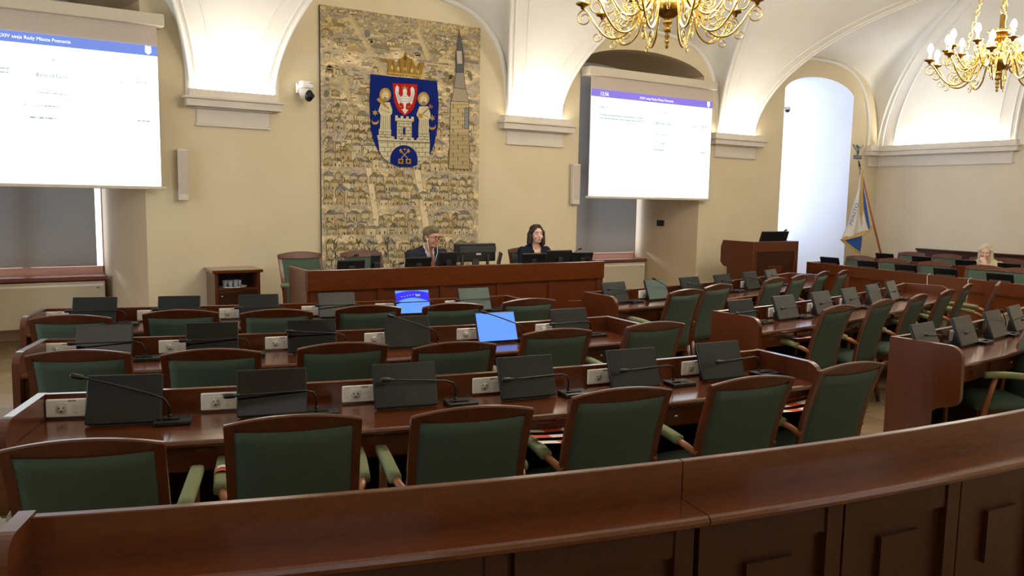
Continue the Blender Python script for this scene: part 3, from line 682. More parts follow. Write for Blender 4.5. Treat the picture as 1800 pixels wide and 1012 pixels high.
def side_profile(): # (n, z) outline of an end panel
    P = [(.035,0),(.035,LT)]
    P += [(-.36,LT)] + [(-.36-.09*math.sin(PI/2*k/6), LT-.075*(1-math.cos(PI/2*k/6))) for k in range(1,7)]
    P += [(-.455,.56)] + [(-.455+.07*(1-math.cos(PI/2*k/5)), .53-.07*math.sin(PI/2*k/5)) for k in range(0,6)] + [(-.30,.43),(-.27,.40),(-.26,.0)]
    return P
def desk(frames, label, ends, seats, extra=None, name='council_desk'):
    mid = frames[len(frames)//2]; o = Vector((mid[0].x, mid[0].y, 0)); t = thing(name, label, 'desk', o)
    m = MB(); m.sweep([(.0,.04),(.03,.04),(.03,LT-.003),(.027,LT),(.003,LT),(.0,LT-.003)], frames); m.build('ledge_panel', wood, t, off=o)
    m = MB(); m.sweep([(-.02,.05),(-.004,.05),(-.004,DT-.036),(-.02,DT-.036)], frames); m.build('shade_panel', woodsh, t, off=o)  # added dark sheet that stands in for the shade below the desktop
    e = .45
    m = MB(); m.sweep([(.0,DT),(.0,DT-.035),(-e+.012,DT-.035),(-e,DT-.026),(-e-.004,DT-.014),(-e,DT-.004),(-e+.008,DT)], frames); m.build('desktop', wood, t, off=o)
    m = MB(); m.sweep([(-.36,DT-.035),(-.36,DT-.15),(-.385,DT-.15),(-.385,DT-.035)], frames); ap = m.build('apron', wood, t, off=o)
    for (X, pt, nn) in seats:
        if ends and min((pt-f[0]).length for f in ends) < .26: continue
        tg = Vector((nn.y, -nn.x)); m = MB()
        c = pt - nn*.385
        for s in (-1, 1):
            q0 = c + tg*(.13*s+.0); 
            m2 = MB()
        m.prism([(-.2,DT-.14),(.2,DT-.14),(.2,DT-.05),(-.2,DT-.05)], lambda a, z, d: (c.x+tg.x*a-nn.x*d, c.y+tg.y*a-nn.y*d, z), 0, .012)
        dr = m.build('drawer', wood, t, off=o)
        k = MB(); T = Matrix.Rotation(0,3,'Z'); p = c + tg*.16 - nn*.012
        k.tube([(p.x, p.y, DT-.095), (p.x-nn.x*.008, p.y-nn.y*.008, DT-.095)], .012, 12); k.build('lock', pink, dr, off=o)
    for f in ends:
        p, nn = f; tg = Vector((nn.y, -nn.x)); m = MB()
        m.prism(side_profile(), lambda a, z, d: (p.x+nn.x*a+tg.x*d, p.y+nn.y*a+tg.y*d, z), -.019, .019); m.build('side_panel', woodv, t, off=o)
    return t, o
ENDS = {'L3':((80,699),(1326,612)), 'L2':((82,601),(1062,555)), 'L1':((82,547),(885,521)), 'R1':((1031,513),(1385,481)), 'R2':((1258,538),(1587,496)), 'R3':((1572,580),None)}
SOCK = {'L3':[(119,724),(388,711),(632,695),(857,678),(1055,662),(1217,643)], 'L2':[(108,612),(305,607),(490,605),(662,592),(822,587),(958,573)], 'L1':[(100,553),(262,552),(405,551),(548,547),(676,535),(797,528)],
        'R1':[(1132,517),(1214,507),(1268,500),(1308,497),(1353,491)], 'R2':[(1360,546),(1427,534),(1482,526),(1530,521),(1565,512)], 'R3':[(1677,578),(1737,573),(1785,560)]}
MON = {'L3':[(216,738),(479,722),(716,707),(932,690),(1121,668),(1275,652)], 'L2':[(182,625),(373,610),(550,612),(719,607),(877,597),(1008,580)], 'L1':[(164,566),(314,560),(456,550),(594,553),(728,548),(838,540)],
       'R1':[(1087,524),(1160,521),(1221,507),(1279,494),(1327,502),(1364,490)], 'R2':[(1314,545),(1389,549),(1454,540),(1504,526),(1545,524),(1578,502)], 'R3':[(1640,591),(1708,588),(1762,571),(1800,556)]}
SCR = {'L3':['o','d','o','o','o','o'], 'L2':['r','d','d','o','B','o'], 'L1':['o','o','o','r','W','t'], 'R1':['o','t','o','o','o','g'], 'R2':['o','g','g','g','g','g'], 'R3':['g','g','g','g']}
ORD6 = ['first', 'second', 'third', 'fourth', 'fifth', 'sixth']
def make_monitor(sm, wave=False):
    # local: x right, y away from the sitter, origin on desk below the lower edge
    t = thing('desk_monitor', '', 'monitor'); tilt = math.radians(22); T = Matrix.Translation((0,0,.012)) @ Matrix.Rotation(-tilt,4,'X'); w, h = .153, .213
    m = MB(); m.box((-w,0,0), (w,.022,h), .005, T); m.build('housing', blackp, t)
    m = MB(); m.box((-w+.006,-.0015,.008), (w-.006,.001,h-.006), 0, T); s = m.build('screen', sm, t)
    if wave:
        m = MB(); pts = [(-w+.006,h*.48)]+[(-w+.006+(2*w-.012)*k/12, h*(.50+.17*math.sin(PI*k/12))) for k in range(13)]+[(w-.006,h-.006)]+[(w-.006-(2*w-.012)*k/12, h*(.86+.1*math.sin(PI*k/12))) for k in range(13)]
        m.prism(pts, lambda a, b, d: T @ Vector((a, d, b)), -.0025, -.0016); m.build('wave_band', scr_deep, s)
        m = MB()
        for k in range(6): m.box((-.10+k*.025,-.0036,.15+k*.004), (-.088+k*.025,-.0028,.156+k*.004), 0, T)
        m.box((.03,-.0036,.155), (.07,-.0028,.172), 0, T); m.build('faint_logo', txp, s)
        m = MB()
        for k in range(5): m.box((.02,-.0026,.035+k*.011), (.14-.02*(k % 3),-.0018,.039+k*.011), 0, T)
        m.build('menu_lines', hdl, s)
    m = MB(); m.prism([(.014,.0),(.075,.0),(.085,.012),(.075,.09),(.066,.13),(.055,.13),(.032,.05)], lambda a, b, d: Vector((d, a, b)), -.12, .12); m.build('stand', blackp, t)
    return t
PR = {k: Proto(lambda k=k: make_monitor({'o':scr_off,'d':scr_dk,'g':scr_grey,'B':scr_blue,'W':scr_blue,'t':scr_teal,'r':scr_ref}[k], k == 'W')) for k in 'odgBWtr'}
def make_socket():
    t = thing('power_socket_plate', '', 'socket'); m = MB(); m.box((-.085,-.013,-.041), (.085,0,.041), .006); m.build('cover_plate', whitep, t)
    m = MB(); m.box((-.045,-.0155,-.028), (.003,-.012,.026), .002); f = m.build('outlet', whitec, t)
    m = MB(); m.lathe([(.0,.0),(.021,.0),(.021,.002),(.0,.002)], 20, (-.021,-.0158,-.001), Matrix.Rotation(PI/2,3,'X')); m.build('outlet_recess', holem, f)
    m = MB()
    for dx, dz in ((-.0095,.003),(.0095,.003),(0,-.012)): m.lathe([(.0,.0),(.0034,.0),(.0034,.001),(.0,.001)], 10, (-.021+dx,-.0181,dz), Matrix.Rotation(PI/2,3,'X'))
    m.build('pin_holes', blackp, f)
    for z0, z1 in ((-.024,-.006), (-.003,.018)):
        m = MB(); m.box((.024,-.0155,z0), (.046,-.012,z1), .002); m.build('network_port', whitec, t)
    m = MB()
    for k in range(4): m.box((.008+k*.008,-.0137,.030), (.013+k*.008,-.0128,.036))
    m.build('printed_number', greyp, t); return t
sock = Proto(make_socket)
def make_mic(style):
    t = thing('gooseneck_microphone', '', 'microphone')
    m = MB(); m.box((-.075,-.055,0), (.075,.055,.022), .006); b = m.build('base', blackp, t)
    m = MB(); m.box((-.065,-.045,.0215), (.03,-.01,.0235), .001); m.build('button_panel', scr_dk, b)
    m = MB(); P0 = Vector((-.02,.03,.02))
    if style == 0: P = [P0, P0+Vector((0,0,.06)), P0+Vector((-.012,-.004,.085)), P0+Vector((-.05,-.012,.10)), P0+Vector((-.15,-.03,.112)), P0+Vector((-.27,-.05,.125)), P0+Vector((-.34,-.062,.133))]
    elif style == 1: P = [P0, P0+Vector((0,0,.055)), P0+Vector((-.014,-.004,.08)), P0+Vector((-.05,-.012,.092)), P0+Vector((-.16,-.03,.094)), P0+Vector((-.28,-.05,.096)), P0+Vector((-.36,-.062,.098))]
    else: P = [P0, P0+Vector((0,0,.05)), P0+Vector((-.02,-.004,.085)), P0+Vector((-.07,-.012,.11)), P0+Vector((-.16,-.03,.145)), P0+Vector((-.27,-.05,.185)), P0+Vector((-.33,-.062,.205))]
    m.tube(P, .0042, 8); m.tube([P0, P0+Vector((0,0,.012))], .009, 10); m.build('gooseneck', blackp, t)
    d = (P[-1]-P[-2]).normalized(); m = MB(); m.capsule(P[-1], P[-1]+d*.032, .011, .012, 12); m.tube([P[-1]-d*.025, P[-1]], .006, 8); m.build('microphone_head', blackp, t)
    return t
mics = [Proto(lambda s=s: make_mic(s)) for s in range(3)]
MICSTYLE = {'L3':[2,1,0,1,1,1], 'L2':[1,1,0,2,2,1], 'L1':[1,1,1,1,1,1], 'R1':[0,2,0,0,0,0], 'R2':[1,1,1,1,2,1], 'R3':[0,1,2,1]}
MICBASE = {'L3':[(305,738),(565,728),(810,700),(1010,680),(1195,662),(1345,640)]}
desks = {}
for b, (pa, pb) in ENDS.items():
    xa = on_row(b, pa[0], pa[1], -.03); xb = on_row(b, pb[0], pb[1], -.03) if pb else 8.7
    frames = [fr_arc(b, xa+(xb-xa)*k/20) for k in range(21)]
    mx = [on_row(b, px, py, .17) for px, py in MON[b]]
    seats = [(x,)+fr_arc(b, x-.05) for x in mx]
    lab = {'L3':'brown wooden council desk with six seats, nearest row of the left block', 'L2':'brown wooden council desk with six seats, middle row of the left block', 'L1':'brown wooden council desk with six seats, farthest row of the left block',
           'R1':'brown wooden council desk with six monitors, farthest row of the right block', 'R2':'brown wooden council desk with six monitors, middle row of the right block', 'R3':'brown wooden council desk cut by the right edge, nearest row of the right block'}[b]
    desk(frames, lab, [fr_arc(b, xa-.02), fr_arc(b, xb+.02)], seats)
    for i, (px, py) in enumerate(SOCK[b]):
        X = on_row(b, px, py, .0); p, nn = fr_arc(b, X); 
        if b in ('L3','L2','L1') or True: sock.place((p.x, p.y, .8), arcang(X), 'white power socket plate, %s from the left along the %s' % (ORD6[i], ROWNAME[b]), 'socket plates on desk ledges')
    for i, X in enumerate(mx):
        q0, nn, an_ = row_pt(b, X, .17); k = SCR[b][i]
        what = {'B':'desk monitor showing plain blue, %s', 'W':'desk monitor showing a blue wave, %s'}.get(k, 'black tilted desk monitor, switched off, %s') % ORD6[i]
        PR[k].place((q0.x, q0.y, DT), an_+random.uniform(-.03,.03), what+' from the left on the '+ROWNAME[b], 'desk monitors')
        if b in MICBASE: xm = on_row(b, MICBASE[b][i][0], MICBASE[b][i][1], .16)
        else: xm = X+.23
        if b == 'R2' and i == 5 or b == 'R1' and i == 5 or b in ('L1','L2') and i == 5: xm = X+.2
        q0, nn, an_ = row_pt(b, xm, .16)
        mics[MICSTYLE[b][i]].place((q0.x, q0.y, DT), an_, 'black gooseneck microphone, %s from the left on the %s' % (ORD6[i], ROWNAME[b]), 'gooseneck microphones')
# ------------------------------------------------------------------ chairs
CH = .955
def make_chair():
    t = thing('council_armchair', '', 'chair'); hw = .245
    def yb(v): return -.205 - .13*v + .03*math.sin(v*PI)      # side profile of the back, v 0..1 from seat to top
    def zb(v): return .36 + (CH-.36-.035)*v
    for s in (-1, 1):
        m = MB(); vs = []; fs = []; N = 10
        for k in range(N+1):
            v = k/N; x = s*(hw-.004+.006*v-.018); y = yb(v); z = zb(v); a = .017; d = .011
            vs += [(x-a,y-d,z),(x+a,y-d,z),(x+a,y+d,z),(x-a,y+d,z)]
        for k in range(N):
            for j in range(4): fs.append((k*4+j, k*4+(j+1) % 4, k*4+4+(j+1) % 4, k*4+4+j))
        fs += [(3,2,1,0), (N*4,N*4+1,N*4+2,N*4+3)]; m.add(vs, fs); m.build('back_post', chwood, t)
        m = MB(); m.tube([(s*(hw-.025),-.205,.38), (s*(hw-.02),-.235,.15), (s*(hw-.015),-.265,.0)], [.024,.021,.017], 8); m.build('leg', chwood, t)
        m = MB(); m.tube([(s*.235,.2,.0), (s*.25,.2,.3), (s*.265,.175,.48), (s*.272,.14,.62)], [.016,.02,.019,.017], 8); m.build('leg', chlight, t)
        m = MB(); m.tube([(s*.232,-.235,.575), (s*.26,-.18,.605), (s*.27,-.12,.62)], .017, 8); m.build('arm_bracket', chlight, t)
        m = MB(); vs = []; fs = []; N = 8
        for k in range(N+1):
            u = k/N; y = -.15+.37*u; z = .622+.014*math.sin(u*PI*.9)+.012*u; x = s*(.272+.004*math.sin(u*PI)); a = .027; d = .021
            for j in range(10): an = 2*PI*j/10; vs.append((x+a*math.copysign(abs(math.cos(an))**.5,math.cos(an)), y, z+d*math.copysign(abs(math.sin(an))**.5,math.sin(an))))
        for k in range(N):
            for j in range(10): fs.append((k*10+j, k*10+(j+1) % 10, k*10+10+(j+1) % 10, k*10+10+j))
        fs += [tuple(range(10))[::-1], tuple(N*10+j for j in range(10))]; m.add(vs, fs, True); m.build('arm_pad', padg, t)
    # crest rail, lens shaped
    m = MB(); vs = []; fs = []; N = 16
    for k in range(N+1):
        u = -1+2*k/N; x = u*hw; zt = CH-.028+.028*(1-u*u); zl = CH-.063-.009*(1-u*u); yt = yb(1)-.012*(1-u*u); yl = yb(.88)-.012*(1-u*u); d = .013
        vs += [(x,yl-d,zl),(x,yt-d,zt-.006),(x,yt-d+.005,zt),(x,yt+d-.005,zt),(x,yt+d,zt-.006),(x,yl+d,zl)]
    for k in range(N):
        for j in range(6): fs.append((k*6+j, k*6+(j+1) % 6, k*6+6+(j+1) % 6, k*6+6+j))
    fs += [tuple(range(6))[::-1], tuple(N*6+j for j in range(6))]; m.add(vs, fs); m.build('crest_rail', chwood, t)
    # upholstered panel
    m = MB(); vs = []; fs = []; N = 10; K = 10
    for side in (-1, 1):
        for j in range(K+1):
            for_u = lambda u: (CH-.063-.009*(1-u*u)+.004-.36)/(CH-.36-.035)
            for k in range(N+1):
                u = -1+2*k/N; v = .04+(for_u(u)-.04)*j/K; x = u*(hw-.033); th = (.010+.008*(1-u**4)*(1-(2*j/K-1)**4))
                vs.append((x, yb(v)-.010*(1-u*u)+side*th, zb(v)))
    n1 = (N+1)*(K+1)
    for sd in (0, 1):
        for j in range(K):
            for k in range(N): a = sd*n1+j*(N+1)+k; fs.append((a,a+1,a+N+2,a+N+1))
    rim = [k for k in range(N+1)] + [j*(N+1)+N for j in range(1,K+1)] + [K*(N+1)+k for k in range(N-1,-1,-1)] + [j*(N+1) for j in range(K-1,0,-1)]
    for i in range(len(rim)): a, b2 = rim[i], rim[(i+1) % len(rim)]; fs.append((a,b2,b2+n1,a+n1))
    m.add(vs, fs, True); m.build('back_upholstery', green, t)
    m = MB(); vs = []; fs = []; N = 8
    for j in range(N+1):
        for k in range(N+1):
            u = -1+2*k/N; v = -1+2*j/N; vs.append((u*.235, .01+v*.215, .425+.035*(1-u**4)*(1-v**4)))
    for j in range(N+1):
        for k in range(N+1):
            u = -1+2*k/N; v = -1+2*j/N; vs.append((u*.235, .01+v*.215, .385))
    n1 = (N+1)**2
    for sd in (0, 1):
        for j in range(N):
            for k in range(N): a = sd*n1+j*(N+1)+k; fs.append((a,a+1,a+N+2,a+N+1))
    rim = [k for k in range(N+1)] + [j*(N+1)+N for j in range(1,N+1)] + [N*(N+1)+k for k in range(N-1,-1,-1)] + [j*(N+1) for j in range(N-1,0,-1)]
    for i in range(len(rim)): a, b2 = rim[i], rim[(i+1) % len(rim)]; fs.append((a,b2,b2+n1,a+n1))
    m.add(vs, fs, True); m.build('seat', green, t)
    m = MB(); m.box((-.235,-.215,.335), (.235,.22,.39), .006); m.build('seat_frame', chwood, t)
    return t
chair = Proto(make_chair)
def put_chair(px, py, rz, label, group, z0=0):
    tp_ = atz(px, py, CH+z0); off = Vector((0,-.33,0)); off.rotate(Matrix.Rotation(rz,3,'Z'))
    p = tp_-off; chair.place((p.x, p.y, z0), rz, label, group); return p
CPX = {'L3':[(147,768,.06),(517,726,.04),(832,711,-.08),(1094,679,-.16),(1324,659,-.24),(1497,635,-.42)], 'L2':[(138,613,0),(372,611,0),(603,600,0),(800,599,0),(980,576,-.1),(1152,564,-.15)], 'L1':[(124,552,0),(318,543,0),(487,542,0),(648,535,0),(797,531,0),(930,523,-.1)],
       'R1':[(1206,507,-.15),(1262,498,-.15),(1362,487,-.1),(1405,482,-.1),(1447,476,-.35),(1482,474,-.3)], 'R2':[(1474,535,-.12),(1552,525,-.15),(1615,516,-.12),(1665,508,-.3),(1700,498,-.2),(1754,494,-1.0)]}
seatpos = {}
for b, L in CPX.items():
    for i, (px, py, r) in enumerate(L):
        P0 = atz(px, py, CH); rz = arcang(P0.x)+(0 if b[0] == 'L' else 0.02 if (b, i) in (('R2',3),('R2',4)) else .05)+random.uniform(-.02,.02)
        seatpos[(b, i)] = (put_chair(px, py, rz, 'green upholstered wooden armchair, %s from the left at the %s' % (ORD6[i], ROWNAME[b]), 'armchairs at the council desks'), rz)
# two chairs at the nearest right-hand row, cut by the barrier and the frame edge
p = atz(1746, 692, .45); chair.place((p.x, p.y, 0), .95, 'green armchair turned sideways, seat showing above the curved barrier at far right', 'armchairs at the council desks')
p = atz(1830, 668, .45); R3B = (p, arcang(p.x))
chair.place((p.x, p.y, 0), arcang(p.x), 'green armchair cut by the right edge at the nearest right-hand desk row', 'armchairs at the council desks')
# red and white barrier tape laid over the arms of blocked seats
def tape(P, rz, label, kind):
    t = thing('barrier_tape', label, 'tape', (P.x, P.y, 0), rz, 'barrier tapes on seats')
    if kind == 'seat':
        for dy, nm in ((-.13, 0), (-.04, 1), (.05, 0), (.14, 1)):
            for k in range(6):
                m = MB(); x0 = -.30+k*.1; x1 = x0+.1; sag = lambda x: .682-.02*(1-(x/.30)**2)+.12*(dy-.0)*0
                m.add([(x0,dy+.12*x0,sag(x0)),(x1,dy+.12*x1,sag(x1)),(x1,dy+.055+.12*x1,sag(x1)-.004),(x0,dy+.055+.12*x0,sag(x0)-.004)], [(0,1,2,3)])
                m.build('red_section' if (k+nm) % 2 else 'white_section', redm if (k+nm) % 2 else whm, t)
    else:
        for s, mm in ((-.07, redm), (-.03, whm)):
            m = MB(); c = kind; pts = []
            for j in range(13): an = 2*PI*j/12; pts.append((c+.034*math.cos(an), .637+.030*math.sin(an)))
            m.add([(x, .02+s, z) for x, z in pts]+[(x, .058+s+.01*math.cos(j), z) for j, (x, z) in enumerate(pts)], [(j,j+1,j+14,j+13) for j in range(12)], True)
            m.build('red_section' if mm is redm else 'white_section', mm, t)
tape(*seatpos[('L3',1)], 'red and white tape wrapped round an arm of a near left armchair', -.272)
tape(*seatpos[('L3',3)], 'red and white tape across the fourth armchair of the nearest left row', 'seat')
tape(*seatpos[('L3',5)], 'red and white tape across the sixth armchair of the nearest left row', 'seat')
tape(*seatpos[('R2',0)], 'red and white tape across the first armchair of the middle right row', 'seat')
tape(*seatpos[('R1',2)], 'red and white tape across an armchair of the farthest right row', 'seat')
tape(*R3B, 'red and white tape over an armchair cut by the right edge', 'seat')
# ------------------------------------------------------------------ curved front barrier with its narrow shelf
def fr_bar(X): a = arcang(X); return (Vector((X, 1.645+(X-XC)**2/(2*RR))), Vector((-math.sin(a), math.cos(a))))
def barrier(xa, xb, label, left_end):
    frames = [fr_bar(xa+(xb-xa)*k/16) for k in range(17)]; mid = frames[8][0]; o = Vector((mid.x, mid.y, 0))
    t = thing('curved_barrier', label, 'barrier', o, group='curved spectator barrier')
    m = MB(); m.sweep([(.0,.0),(.03,.0),(.03,.877),(.027,.88),(.003,.88),(.0,.877)], frames); m.build('ledge_panel', wood, t, off=o)
    e = .165
    m = MB(); m.sweep([(.0,DT),(.0,DT-.04),(-e+.014,DT-.04),(-e,DT-.030),(-e-.005,DT-.016),(-e,DT-.005),(-e+.01,DT)], frames); m.build('shelf', wood, t, off=o)
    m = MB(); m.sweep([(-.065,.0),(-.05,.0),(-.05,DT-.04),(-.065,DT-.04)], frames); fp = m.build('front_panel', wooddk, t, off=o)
    n = max(2, int(round((xb-xa)/.62)))
    for k in range(n):
        X = xa+(xb-xa)*(k+.5)/n; p, nn = fr_bar(X); tg = Vector((nn.y, -nn.x)); w = (xb-xa)/n
        for lo, hi, z0, z1, dd in ((-w/2, -w/2+.07, .0, DT-.04, .03), (w/2-.07, w/2, .0, DT-.04, .03), (-w/2+.07, w/2-.07, DT-.16, DT-.04, .022), (-.1, .1, .30, .52, .02)):
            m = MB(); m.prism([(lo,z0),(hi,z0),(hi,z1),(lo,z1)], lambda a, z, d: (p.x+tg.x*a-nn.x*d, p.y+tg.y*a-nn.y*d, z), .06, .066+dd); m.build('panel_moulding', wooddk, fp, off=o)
    if left_end:
        p, nn = fr_bar(xa-.02); tg = Vector((nn.y, -nn.x)); m = MB()
        pr = [(.04,.0),(.04,.885),(-.10,.885)]+[(-.10-.07*math.sin(PI/2*k/6), .885-.06*(1-math.cos(PI/2*k/6))) for k in range(1,7)]+[(-.175,.6),(-.15,.5),(-.08,.45),(-.06,.0)]
        m.prism(pr, lambda a, z, d: (p.x+nn.x*a+tg.x*d, p.y+nn.y*a+tg.y*d, z), -.022, .022); m.build('side_panel', woodv, t, off=o)
XJ = atz(1207, 813, .88).x
barrier(.01, XJ-.002, 'long brown curved barrier section with shelf in the left foreground', True)
barrier(XJ+.002, 6.2, 'brown curved barrier section with shelf in the right foreground', False)
# ------------------------------------------------------------------ dais
m = MB(); m.box((1.6, 7.36, 0), (6.3, 9.35, .2), .01); k_t += 1; struct(m.build('trim_%d' % k_t, wooddk))
DX0, DX1, DY, DZ = 2.292, 5.787, 7.2, 1.063
t = thing('presidium_desk', 'long dark panelled presidium desk in front of the tapestry', 'desk', ((DX0+DX1)/2, DY, 0)); o = t.location.copy()
m = MB(); m.box((DX0+.02, DY+.03, .0), (DX1-.02, DY+.06, DZ-.03)); fp = m.build('front_panel', woodv, t, off=o)
m = MB(); m.box((DX0+.001, DY, DZ-.2), (DX1-.001, DY+.05, DZ), .006); m.build('upper_band', wood, t, off=o)
for x in (DX0+.001, DX1-.036):
    m = MB(); m.box((x, DY+.02, 0), (x+.035, DY+.58, DZ-.002), .005); m.build('side_panel', woodv, t, off=o)
m = MB(); m.box((DX0+.036, DY+.06, .945), (DX1-.036, DY+.56, .975), .005); m.build('desktop', wood, t, off=o)
for k in range(6):
    x = DX0+.03+(DX1-DX0-.12)*k/5; m = MB(); m.box((x, DY+.012, 0), (x+.06, DY+.031, DZ-.2), .003); m.build('pilaster', woodv, fp, off=o)
for k in range(5):
    x = DX0+.06+(DX1-DX0-.12)*(k+.5)/5; m = MB(); m.box((x-.09, DY+.018, .42), (x+.09, DY+.031, .62), .003); m.build('panel_block', woodv, fp, off=o)
for i, (px, py, lab) in enumerate(((533,443,'leftmost green armchair behind the presidium desk, empty'), (637,439,'empty green armchair behind the presidium desk, second from left'), (745,440,'green armchair behind the man in the dark suit'), (921,436,'green armchair behind the dark-haired woman'))):
    p = aty(px, py, 8.42); chair.place((p.x, 8.42-.335, .2), PI+(.12,.05,.0,-.05)[i], lab, 'armchairs on the dais')
def dais_monitor(px0, px1, pyt, Y, label, depth=.03, tilt=.32, mm=None):
    # seen from behind: screen faces the wall side
    a = aty(px0, pyt, Y); b = aty(px1, pyt, Y); z = .976; h = (a.z-z)/math.cos(tilt); w = (b.x-a.x)
    t = thing('presidium_monitor', label, 'monitor', ((a.x+b.x)/2, Y, z)); T = Matrix.Translation((0,0,.004)) @ Matrix.Rotation(tilt,4,'X')
    m = MB(); m.box((-w/2,-depth,0), (w/2,0,h), .006, T); m.build('housing', blackp, t)
    m = MB(); m.box((-w/2+.01,-.001,.01), (w/2-.01,.002,h-.01), 0, T); m.build('screen', scr_dk, t)
    m = MB(); m.box((-w*.25,-.1,0), (w*.25,.06,.012), .003); m.box((-.03,-.07,.0), (.03,-.03,h*.6), .004); m.build('stand', blackp, t)
    return t
dais_monitor(590, 638, 457, 7.5, 'small black monitor back before the second empty presidium chair', tilt=.25)
t = dais_monitor(650, 666, 448, 7.62, 'narrow dark tablet standing on the presidium desk left part', tilt=.08)
dais_monitor(709, 754, 452, 7.5, 'small black monitor back left of the man in the suit', tilt=.3)
dais_monitor(768, 800, 443, 7.5, 'black monitor back directly in front of the man, right half of his jacket', tilt=.15)
t = thing('large_monitor', 'big black monitor seen from behind, right of the man in the suit', 'monitor', (aty(833,440,7.62).x, 7.62, .976))
a = aty(797, 428, 7.62); b = aty(868, 428, 7.62); w = b.x-a.x; h = a.z-.976
m = MB(); m.box((-w/2,-.045,.09), (w/2,0,h), .01); m.build('housing', blackp, t)
m = MB(); m.box((-w/2+.05,-.052,h-.10), (w/2-.0,-.044,h-.03), .004); m.build('rear_band', greyp, t)
m = MB(); m.box((.0,-.056,h-.125), (.06,-.05,h-.105)); m.build('maker_plate', fabw, t)
m = MB(); m.box((-w*.36,-.06,.0), (-w*.31,-.03,.16), .004); m.box((w*.27,-.06,0), (w*.32,-.03,.16), .004); m.box((-.13,-.09,0), (.13,.07,.012), .004); m.box((-.04,-.05,.01),(.04,-.03,.12)); m.build('stand', greyp, t)
t = thing('desk_telephone_screen', 'slim black panel tilted on edge right of the big monitor', 'monitor', (aty(874,455,7.6).x, 7.6, .976), 1.1)
m = MB(); T = Matrix.Rotation(.22,4,'X'); m.box((-.12,-.012,.0), (.12,.012,.19), .004, T); m.build('housing', blackp, t); m = MB(); m.box((-.08,-.05,0), (.08,.05,.01), .003); m.build('foot', blackp, t)
dais_monitor(913, 954, 445, 7.5, 'small black monitor back left of the dark-haired woman', tilt=.3)
dais_monitor(958, 1001, 440, 7.5, 'black monitor back in front of the dark-haired woman', tilt=.15)
dais_monitor(1001, 1037, 443, 7.5, 'small black monitor back at the right end of the presidium desk', tilt=.25)
def mic_on(px, py, Y, z, label, flip):
    p = aty(px, py, Y); t = thing('gooseneck_microphone', label, 'microphone', (p.x, Y, z), group='microphones on the dais')
    h = p.z-z; m = MB(); m.box((-.07,-.05,0), (.07,.05,.02), .005); m.build('base', blackp, t)
    P = [Vector((-.16*flip*1.0,0,.02)), Vector((-.16*flip,0,h*.5)), Vector((-.1*flip,0,h*.85)), Vector((0,0,h))]
    m = MB(); m.tube([v+Vector((.11*flip,0,0)) if i == 0 else v+Vector((.11*flip*(1-i/3),0,0)) for i, v in enumerate(P)], .004, 8); m.build('gooseneck', blackp, t)
    m = MB(); m.capsule((0,0,h), (.03*flip,0,h+.008), .012, .012); m.build('microphone_head', blackp, t)
mic_on(624, 449, 7.55, .976, 'black gooseneck microphone before the second empty presidium chair', 1)
mic_on(1018, 438, 7.58, .976, 'black gooseneck microphone right of the dark-haired woman', 1)
mic_on(704, 463, 7.5, .976, 'low black microphone left of the man in the suit', 1)
# ------------------------------------------------------------------ small cabinet by the wall
a = aty(373, 477, 9.0); b = aty(462, 474, 9.0); t = thing('side_cabinet', 'small brown cabinet with an open shelf against the wall left of the dais', 'cabinet', ((a.x+b.x)/2, 9.2, 0)); w = (b.x-a.x); zt = a.z+.01
m = MB(); m.box((-w/2,-.22,zt-.035), (w/2,.26,zt), .006); m.build('top', wood, t)
for s in (-1, 1):
    m = MB(); x = s*(w/2-.045); m.box((x-.018,-.19,.0), (x+.018,.25,zt-.035), .003); m.build('side_panel', woodv, t)
m = MB(); m.box((-w/2+.06,.235,.0), (w/2-.06,.25,zt-.035)); m.build('back_panel', wooddk, t)
m = MB(); m.box((-w/2+.06,-.185,zt-.235), (w/2-.06,.235,zt-.205), .003); m.build('shelf', wood, t)
m = MB(); m.box((-w/2+.062,-.188,.06), (w/2-.062,-.168,zt-.24), .004); d = m.build('door', wooddk, t)
m = MB(); m.ball((-w/2+.1,-.196,zt-.29), .011, 12); m.build('knob', pink, d)
cx = (a.x+b.x)/2
glassm = mat('wrapped_glass', (150,156,172), .2, scale=60, col2=(196,200,212), trans=.3)
tr = MB(); tr.lathe([(.0,0),(.12,0),(.15,.012),(.148,.015),(.118,.004),(.0,.004)], 28); t2 = tag(tr.build('serving_tray', whitep), 'pale round tray inside the open shelf of the side cabinet', 'tray'); t2.location = (cx-.03, 9.13, zt-.2045)
random.seed(3)
for k, (dx, dy) in enumerate(((-.09,-.03),(-.035,-.05),(.02,-.045),(.065,-.02),(-.06,.03),(.0,.04),(.05,.05))):
    g = MB(); g.lathe([(.0,.0),(.022,.0),(.027,.075),(.025,.075),(.0205,.004),(.0,.004)], 16); g = g.build('drinking_glass', glassm); g.location = (cx-.03+dx, 9.13+dy, zt-.2)
    tag(g, 'small drinking glass grouped on the tray inside the side cabinet shelf', 'glass', 'glasses on the cabinet tray')
